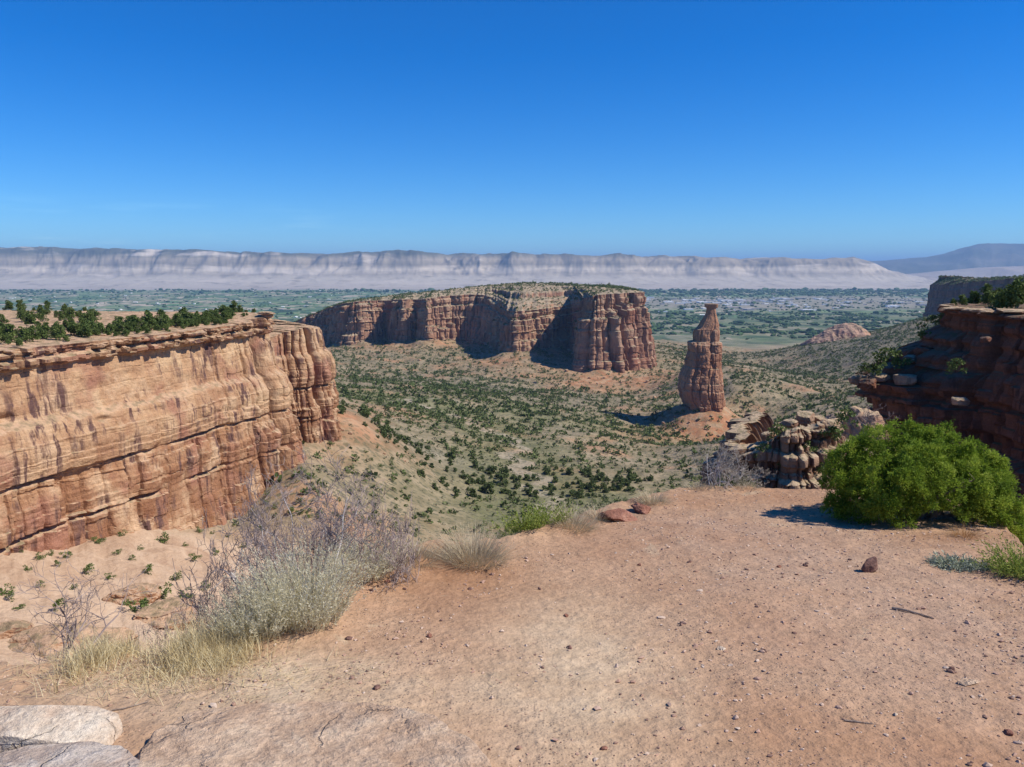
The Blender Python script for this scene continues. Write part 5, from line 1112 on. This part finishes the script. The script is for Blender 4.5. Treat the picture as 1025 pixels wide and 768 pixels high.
def blades(base, az, lean, L, W, g, segs=4, curl=.8):
    """curved tapering blades"""
    N = len(base); t = np.linspace(0, 1, segs + 1)
    ang = lean[:, None] + curl * t[None] ** 1.5 * g.uniform(.2, 1.0, (N, 1))
    step = (L / segs)[:, None]
    hz = np.concatenate([np.zeros((N, 1)), np.cumsum(np.sin(ang[:, 1:]) * step, 1)], 1); vt = np.concatenate([np.zeros((N, 1)), np.cumsum(np.cos(ang[:, 1:]) * step, 1)], 1)
    ctr = base[:, None] + np.stack([hz * np.cos(az)[:, None], hz * np.sin(az)[:, None], vt], -1)
    th = az + np.pi / 2 + g.normal(0, .6, N); sd = np.stack([np.cos(th), np.sin(th), 0 * th], -1)[:, None] * (W[:, None] * (1 - .9 * t[None]))[..., None]
    V = np.stack([ctr - sd, ctr + sd], 2).reshape(N, -1, 3); m = 2 * (segs + 1)
    f = np.array([[2 * i, 2 * i + 1, 2 * i + 3, 2 * i + 2] for i in range(segs)])
    return V.reshape(-1, 3), (f[None] + (np.arange(N) * m)[:, None, None]).reshape(-1, 4), np.repeat(g.uniform(size=N), m), ctr
M_straw = leaf_mat('straw_grass', [(.2, pal(.48, .37, .19)), (.5, pal(.64, .53, .30)), (.85, pal(.74, .66, .43))], 3, .35)
M_buffgrass = leaf_mat('buff_bunchgrass', [(.2, pal(.32, .25, .15)), (.5, pal(.48, .40, .265)), (.85, pal(.60, .53, .38))], 3, .25)
M_sage = leaf_mat('sagebrush_foliage', [(.2, pal(.50, .44, .27)), (.5, pal(.64, .59, .40)), (.85, pal(.74, .70, .54))], 4, .5)
M_lime = leaf_mat('yellow_green_foliage', [(.2, pal(.12, .17, .03)), (.5, pal(.22, .28, .05)), (.85, pal(.34, .38, .09))], 4, .3)
M_silver = leaf_mat('silver_green_foliage', [(.2, pal(.20, .23, .16)), (.5, pal(.33, .37, .27)), (.85, pal(.48, .51, .40))], 4, .2)
M_dkgreen = leaf_mat('dull_green_foliage', [(.2, pal(.05, .075, .02)), (.5, pal(.09, .125, .035)), (.85, pal(.15, .18, .06))], 4, .2)
def tuft(name, cat, label, q, r, h, N, W, mat, seed, lean=.55, curl=.8, leaf=None, leafmat=None, dead=0):
    g = np.random.default_rng(seed); q = np.asarray(q, float); rr = r * np.sqrt(g.uniform(size=N)); a_ = g.uniform(0, 6.3, N)
    base = np.stack([rr * np.cos(a_) * .55, rr * np.sin(a_) * .55, 0 * rr], -1)
    base[:, 2] = ground_z(q[0] + base[:, 0], q[1] + base[:, 1], False) - q[2] - .015 if N else 0
    base[:, 2] = np.maximum(base[:, 2], -.25)
    az = a_ + g.normal(0, .5, N); L = h * g.uniform(.45, 1.1, N); V, Fq, var, ctr = blades(base, az, lean * (rr / r) + np.abs(g.normal(0, .12, N)), L, W * g.uniform(.6, 1.3, N), g, 4, curl)
    if not leaf:
        o = obj(name, mesh(name, V, Fq, mat, False, {'var': var}), loc=q); return tag(o, label, cat)
    e = empty(name, q); tag(e, label, cat)
    obj('stems', mesh('stems', V, Fq, mat, False, {'var': var}), e)
    per, lL, lW = leaf; k = np.repeat(np.arange(N), per); t = g.uniform(.8, 4, len(k)); i0 = np.minimum(t.astype(int), 3); fr = (t - i0)[:, None]
    B = ctr[k, i0] * (1 - fr) + ctr[k, i0 + 1] * fr; T = unit(ctr[k, i0 + 1] - ctr[k, i0]); D = unit(T + g.normal(0, .55, T.shape))
    V, Fq = diamonds(B, D, lL * g.uniform(.6, 1.3, len(k)), lW * g.uniform(.6, 1.3, len(k)), g, unit(np.stack([np.cos(az)[k], np.sin(az)[k], 1.1 + 0 * az[k]], -1)))
    obj('leaves', mesh('leaves', V, Fq, leafmat or mat, False, {'var': np.repeat(g.uniform(size=len(k)), 4)}), e); return e
def seat(x, y): return on_ground(x, y)
# sagebrush on the left of the edge
tuft('sagebrush', 'sagebrush', 'tallest grey green sagebrush on the edge in front of the bare shrubs', seat(305, 622) + np.array([0, .02, 0]), .36, .46, 760, .0022, M_sage, 401, .5, .18, (16, .022, .0026))
tuft('sagebrush', 'sagebrush', 'grey green sagebrush left of the tallest one', seat(258, 636) + np.array([0, .04, 0]), .26, .32, 460, .0022, M_sage, 402, .55, .2, (15, .022, .0024))
tuft('sagebrush', 'sagebrush', 'small sagebrush tucked behind the tallest one', seat(356, 590) + np.array([0, .25, -.05]), .25, .33, 260, .0022, M_sage, 403, .7, .3, (20, .022, .0028))
tuft('bunchgrass', 'bunchgrass', 'round buff bunchgrass on the edge, the largest along the middle of the edge', seat(474, 560), .38, .33, 1500, .0016, M_buffgrass, 404, .95, .5)
tuft('bunchgrass', 'bunchgrass', 'grey buff bunchgrass on the dirt bank left of the largest one', seat(412, 565) + np.array([0, .1, 0]), .28, .22, 800, .0016, M_buffgrass, 405, 1.0, .6)
tuft('bunchgrass', 'bunchgrass', 'low dry bunchgrass spilling over the bank beside the sagebrush', seat(384, 577) + np.array([0, .15, 0]), .22, .17, 520, .0016, M_buffgrass, 406, 1.1, .6)
tuft('bunchgrass', 'bunchgrass', 'wide buff bunchgrass beside the dark red rocks', seat(572, 527), .32, .25, 1000, .0018, M_buffgrass, 407, 1.0, .5)
tuft('bunchgrass', 'bunchgrass', 'buff tuft between the wide bunchgrass and the red rocks', seat(600, 519), .20, .19, 500, .0018, M_buffgrass, 408, 1.0, .5)
tuft('bunchgrass', 'bunchgrass', 'buff round tuft alone on the far edge right of the red rocks', seat(654, 503), .24, .20, 700, .0018, M_buffgrass, 409, 1.0, .5)
tuft('bunchgrass', 'bunchgrass', 'low dry tuft at the foot of the grey leafless shrubs', seat(700, 489), .25, .14, 420, .002, M_buffgrass, 410, 1.1, .5)
tuft('bunchgrass', 'bunchgrass', 'dry buff tuft at the right foot of the grey leafless shrubs', seat(748, 489), .2, .13, 320, .002, M_buffgrass, 411, 1.1, .5)
tuft('green_bush', 'bush', 'bright yellow green bush just beyond the largest bunchgrass', seat(524, 545) + np.array([0, .45, -.25]), .22, .34, 240, .0022, M_lime, 412, .7, .4, (12, .03, .004))
tuft('green_bush', 'bush', 'small yellow green bush right of the brighter one', seat(550, 533) + np.array([0, .3, -.15]), .18, .28, 160, .0022, M_lime, 413, .7, .4, (12, .03, .004))
tuft('green_bush', 'bush', 'yellow green bush at the right edge of the photo below the juniper bush', seat(1024, 576), .24, .30, 360, .0022, M_lime, 414, .9, .5, (12, .028, .004))
tuft('silver_plant', 'plant', 'low silvery green plant on the dirt in front of the juniper bush', seat(955, 566), .20, .11, 260, .002, M_silver, 415, 1.2, .4, (12, .026, .004))
tuft('silver_plant', 'plant', 'smaller silvery plant right of the low silvery one', seat(978, 568), .10, .09, 120, .002, M_silver, 416, 1.1, .4, (12, .022, .0035))
tuft('bunchgrass', 'bunchgrass', 'rust coloured dry tuft under the right side of the juniper bush', seat(966, 537), .16, .15, 260, .0016, leaf_mat('rust_grass', [(.2, pal(.25, .11, .04)), (.6, pal(.4, .22, .09)), (.9, pal(.5, .35, .17))], 3, .2), 417, .9, .5)
for k, (x, y, dy, s, lab) in enumerate([(742, 488, .35, .16, 'green low bush behind the dry tuft at the far edge'), (805, 489, .5, .13, 'low green bush on the far edge left of the juniper bush'), (690, 489, .3, .14, 'dull green low bush left of the grey leafless shrubs')]):
    tuft('green_bush', 'bush', lab, seat(x, y) + np.array([0, dy, -.1]), .25, s * 1.6, 200, .002, M_dkgreen, 430 + k, .9, .4, (12, .03, .005))
# dry yellow grass on the left of the edge
def dry_grass():
    g = np.random.default_rng(21); N = 26000
    cl = [(120, 655, 42, .8), (160, 652, 45, .9), (200, 650, 36, .7), (235, 652, 26, .35), (95, 662, 25, .5), (180, 668, 55, .35), (140, 640, 40, .9), (230, 655, 40, .4)]
    B, H = [], []
    for x, y, sx_, hh in cl:
        m = N // len(cl); xs = g.normal(x, sx_ * .5, m); ys = g.normal(y, 6, m)
        q0 = on_ground(x, min(y, 664)); Yv = q0[1] + g.normal(.1, .2, m); Xv = q0[0] + (xs - x) * q0[1] / F
        cp = .5 + .5 * np.clip(fbm(Xv / .12, Yv / .12, None, 2, 33) * 2, -1, 1); kk = g.uniform(size=m) < cp
        B.append(np.stack([Xv, Yv, ground_z(Xv, Yv, False) - .01], -1)[kk]); H.append((hh * g.uniform(.35, 1.0, m))[kk])
    B = np.concatenate(B); H = np.concatenate(H); N = len(B)
    V, Fq, var, _ = blades(B, g.uniform(0, 6.3, N), np.abs(g.normal(.35, .35, N)), H * .36, .0021 * g.uniform(.6, 1.4, N), g, 4, .9)
    o = obj('dry_grass', mesh('dry_grass', V, Fq, M_straw, False, {'var': var})); tag(o, 'dry yellow grass along the left edge of the dirt', kind='stuff')
    # flattened straw on the dirt
    N = 900; x = g.normal(170, 95, N); y = g.normal(676, 12, N); q = np.array([ground_hit(*k) for k in zip(x, y)]); z = ground_z(q[:, 0], q[:, 1]) + .006
    B = np.stack([q[:, 0], q[:, 1], z], -1); V, Fq, var, _ = blades(B, g.uniform(0, 6.3, N), np.full(N, 1.42), g.uniform(.05, .2, N), .0014 * g.uniform(.6, 1.4, N), g, 3, .1)
    o = obj('straw_litter', mesh('straw_litter', V, Fq, M_straw, False, {'var': var})); tag(o, 'loose straw lying on the dirt in front of the dry grass', kind='stuff')
dry_grass()
# sticks on the dirt
def stick(x, y, L, az, r, mat, label, seed):
    g = np.random.default_rng(seed); q = on_ground(x, y); out = []; grow(g, np.zeros(3), np.array([math.cos(az), math.sin(az), .0]), L, r, 0, 1, out, .07, (1, 3), 0, (.25, .4), .5)
    lines = []
    for l, a_, b in out:
        a_ = a_.copy(); a_[:, 2] = ground_z(q[0] + a_[:, 0], q[1] + a_[:, 1]) - q[2] + b + .002; lines.append((a_, b))
    o = obj('stick', mesh('stick', *tube_set(lines, 6), mat), loc=q); tag(o, label, 'stick')
stick(893, 610, .26, -.9, .009, M_bark, 'brown dry stick lying on the dirt below the juniper bush', 1)
stick(112, 712, .16, .45, .004, M_bark, 'thin broken stick on the dirt behind the pale slabs', 2)
stick(155, 670, .14, .5, .006, M_grey, 'pale bleached stick among the straw', 3)
stick(845, 722, .12, -.2, .004, M_bark, 'thin stick on the gravel at lower right', 4)

# ------------------------------------------------------------------ the air between here and the far side of the valley
def haze():
    x, y0, y1, z0, z1 = 70000, -400, 91000, VALLEY - 80, 960
    V = [(-x, y0, z0), (x, y0, z0), (x, y1, z0), (-x, y1, z0), (-x, y0, z1), (x, y0, z1), (x, y1, z1), (-x, y1, z1)]
    Fc = np.array([(0, 3, 2, 1), (4, 5, 6, 7), (0, 1, 5, 4), (1, 2, 6, 5), (2, 3, 7, 6), (3, 0, 4, 7)])
    m = bpy.data.materials.new('haze'); m.use_nodes = True; nt = m.node_tree; nt.nodes.remove(nt.nodes['Principled BSDF'])
    v = nt.nodes.new('ShaderNodeVolumePrincipled'); v.inputs['Color'].default_value = (.36, .62, 1.0, 1); v.inputs['Density'].default_value = HAZE; v.inputs['Anisotropy'].default_value = 0.0
    nt.links.new(v.outputs[0], nt.nodes['Material Output'].inputs['Volume'])
    tag(obj('haze', mesh('haze', V, Fc, m)), 'thin blue haze over the valley', kind='stuff')
HAZE = 2.9e-5
haze()
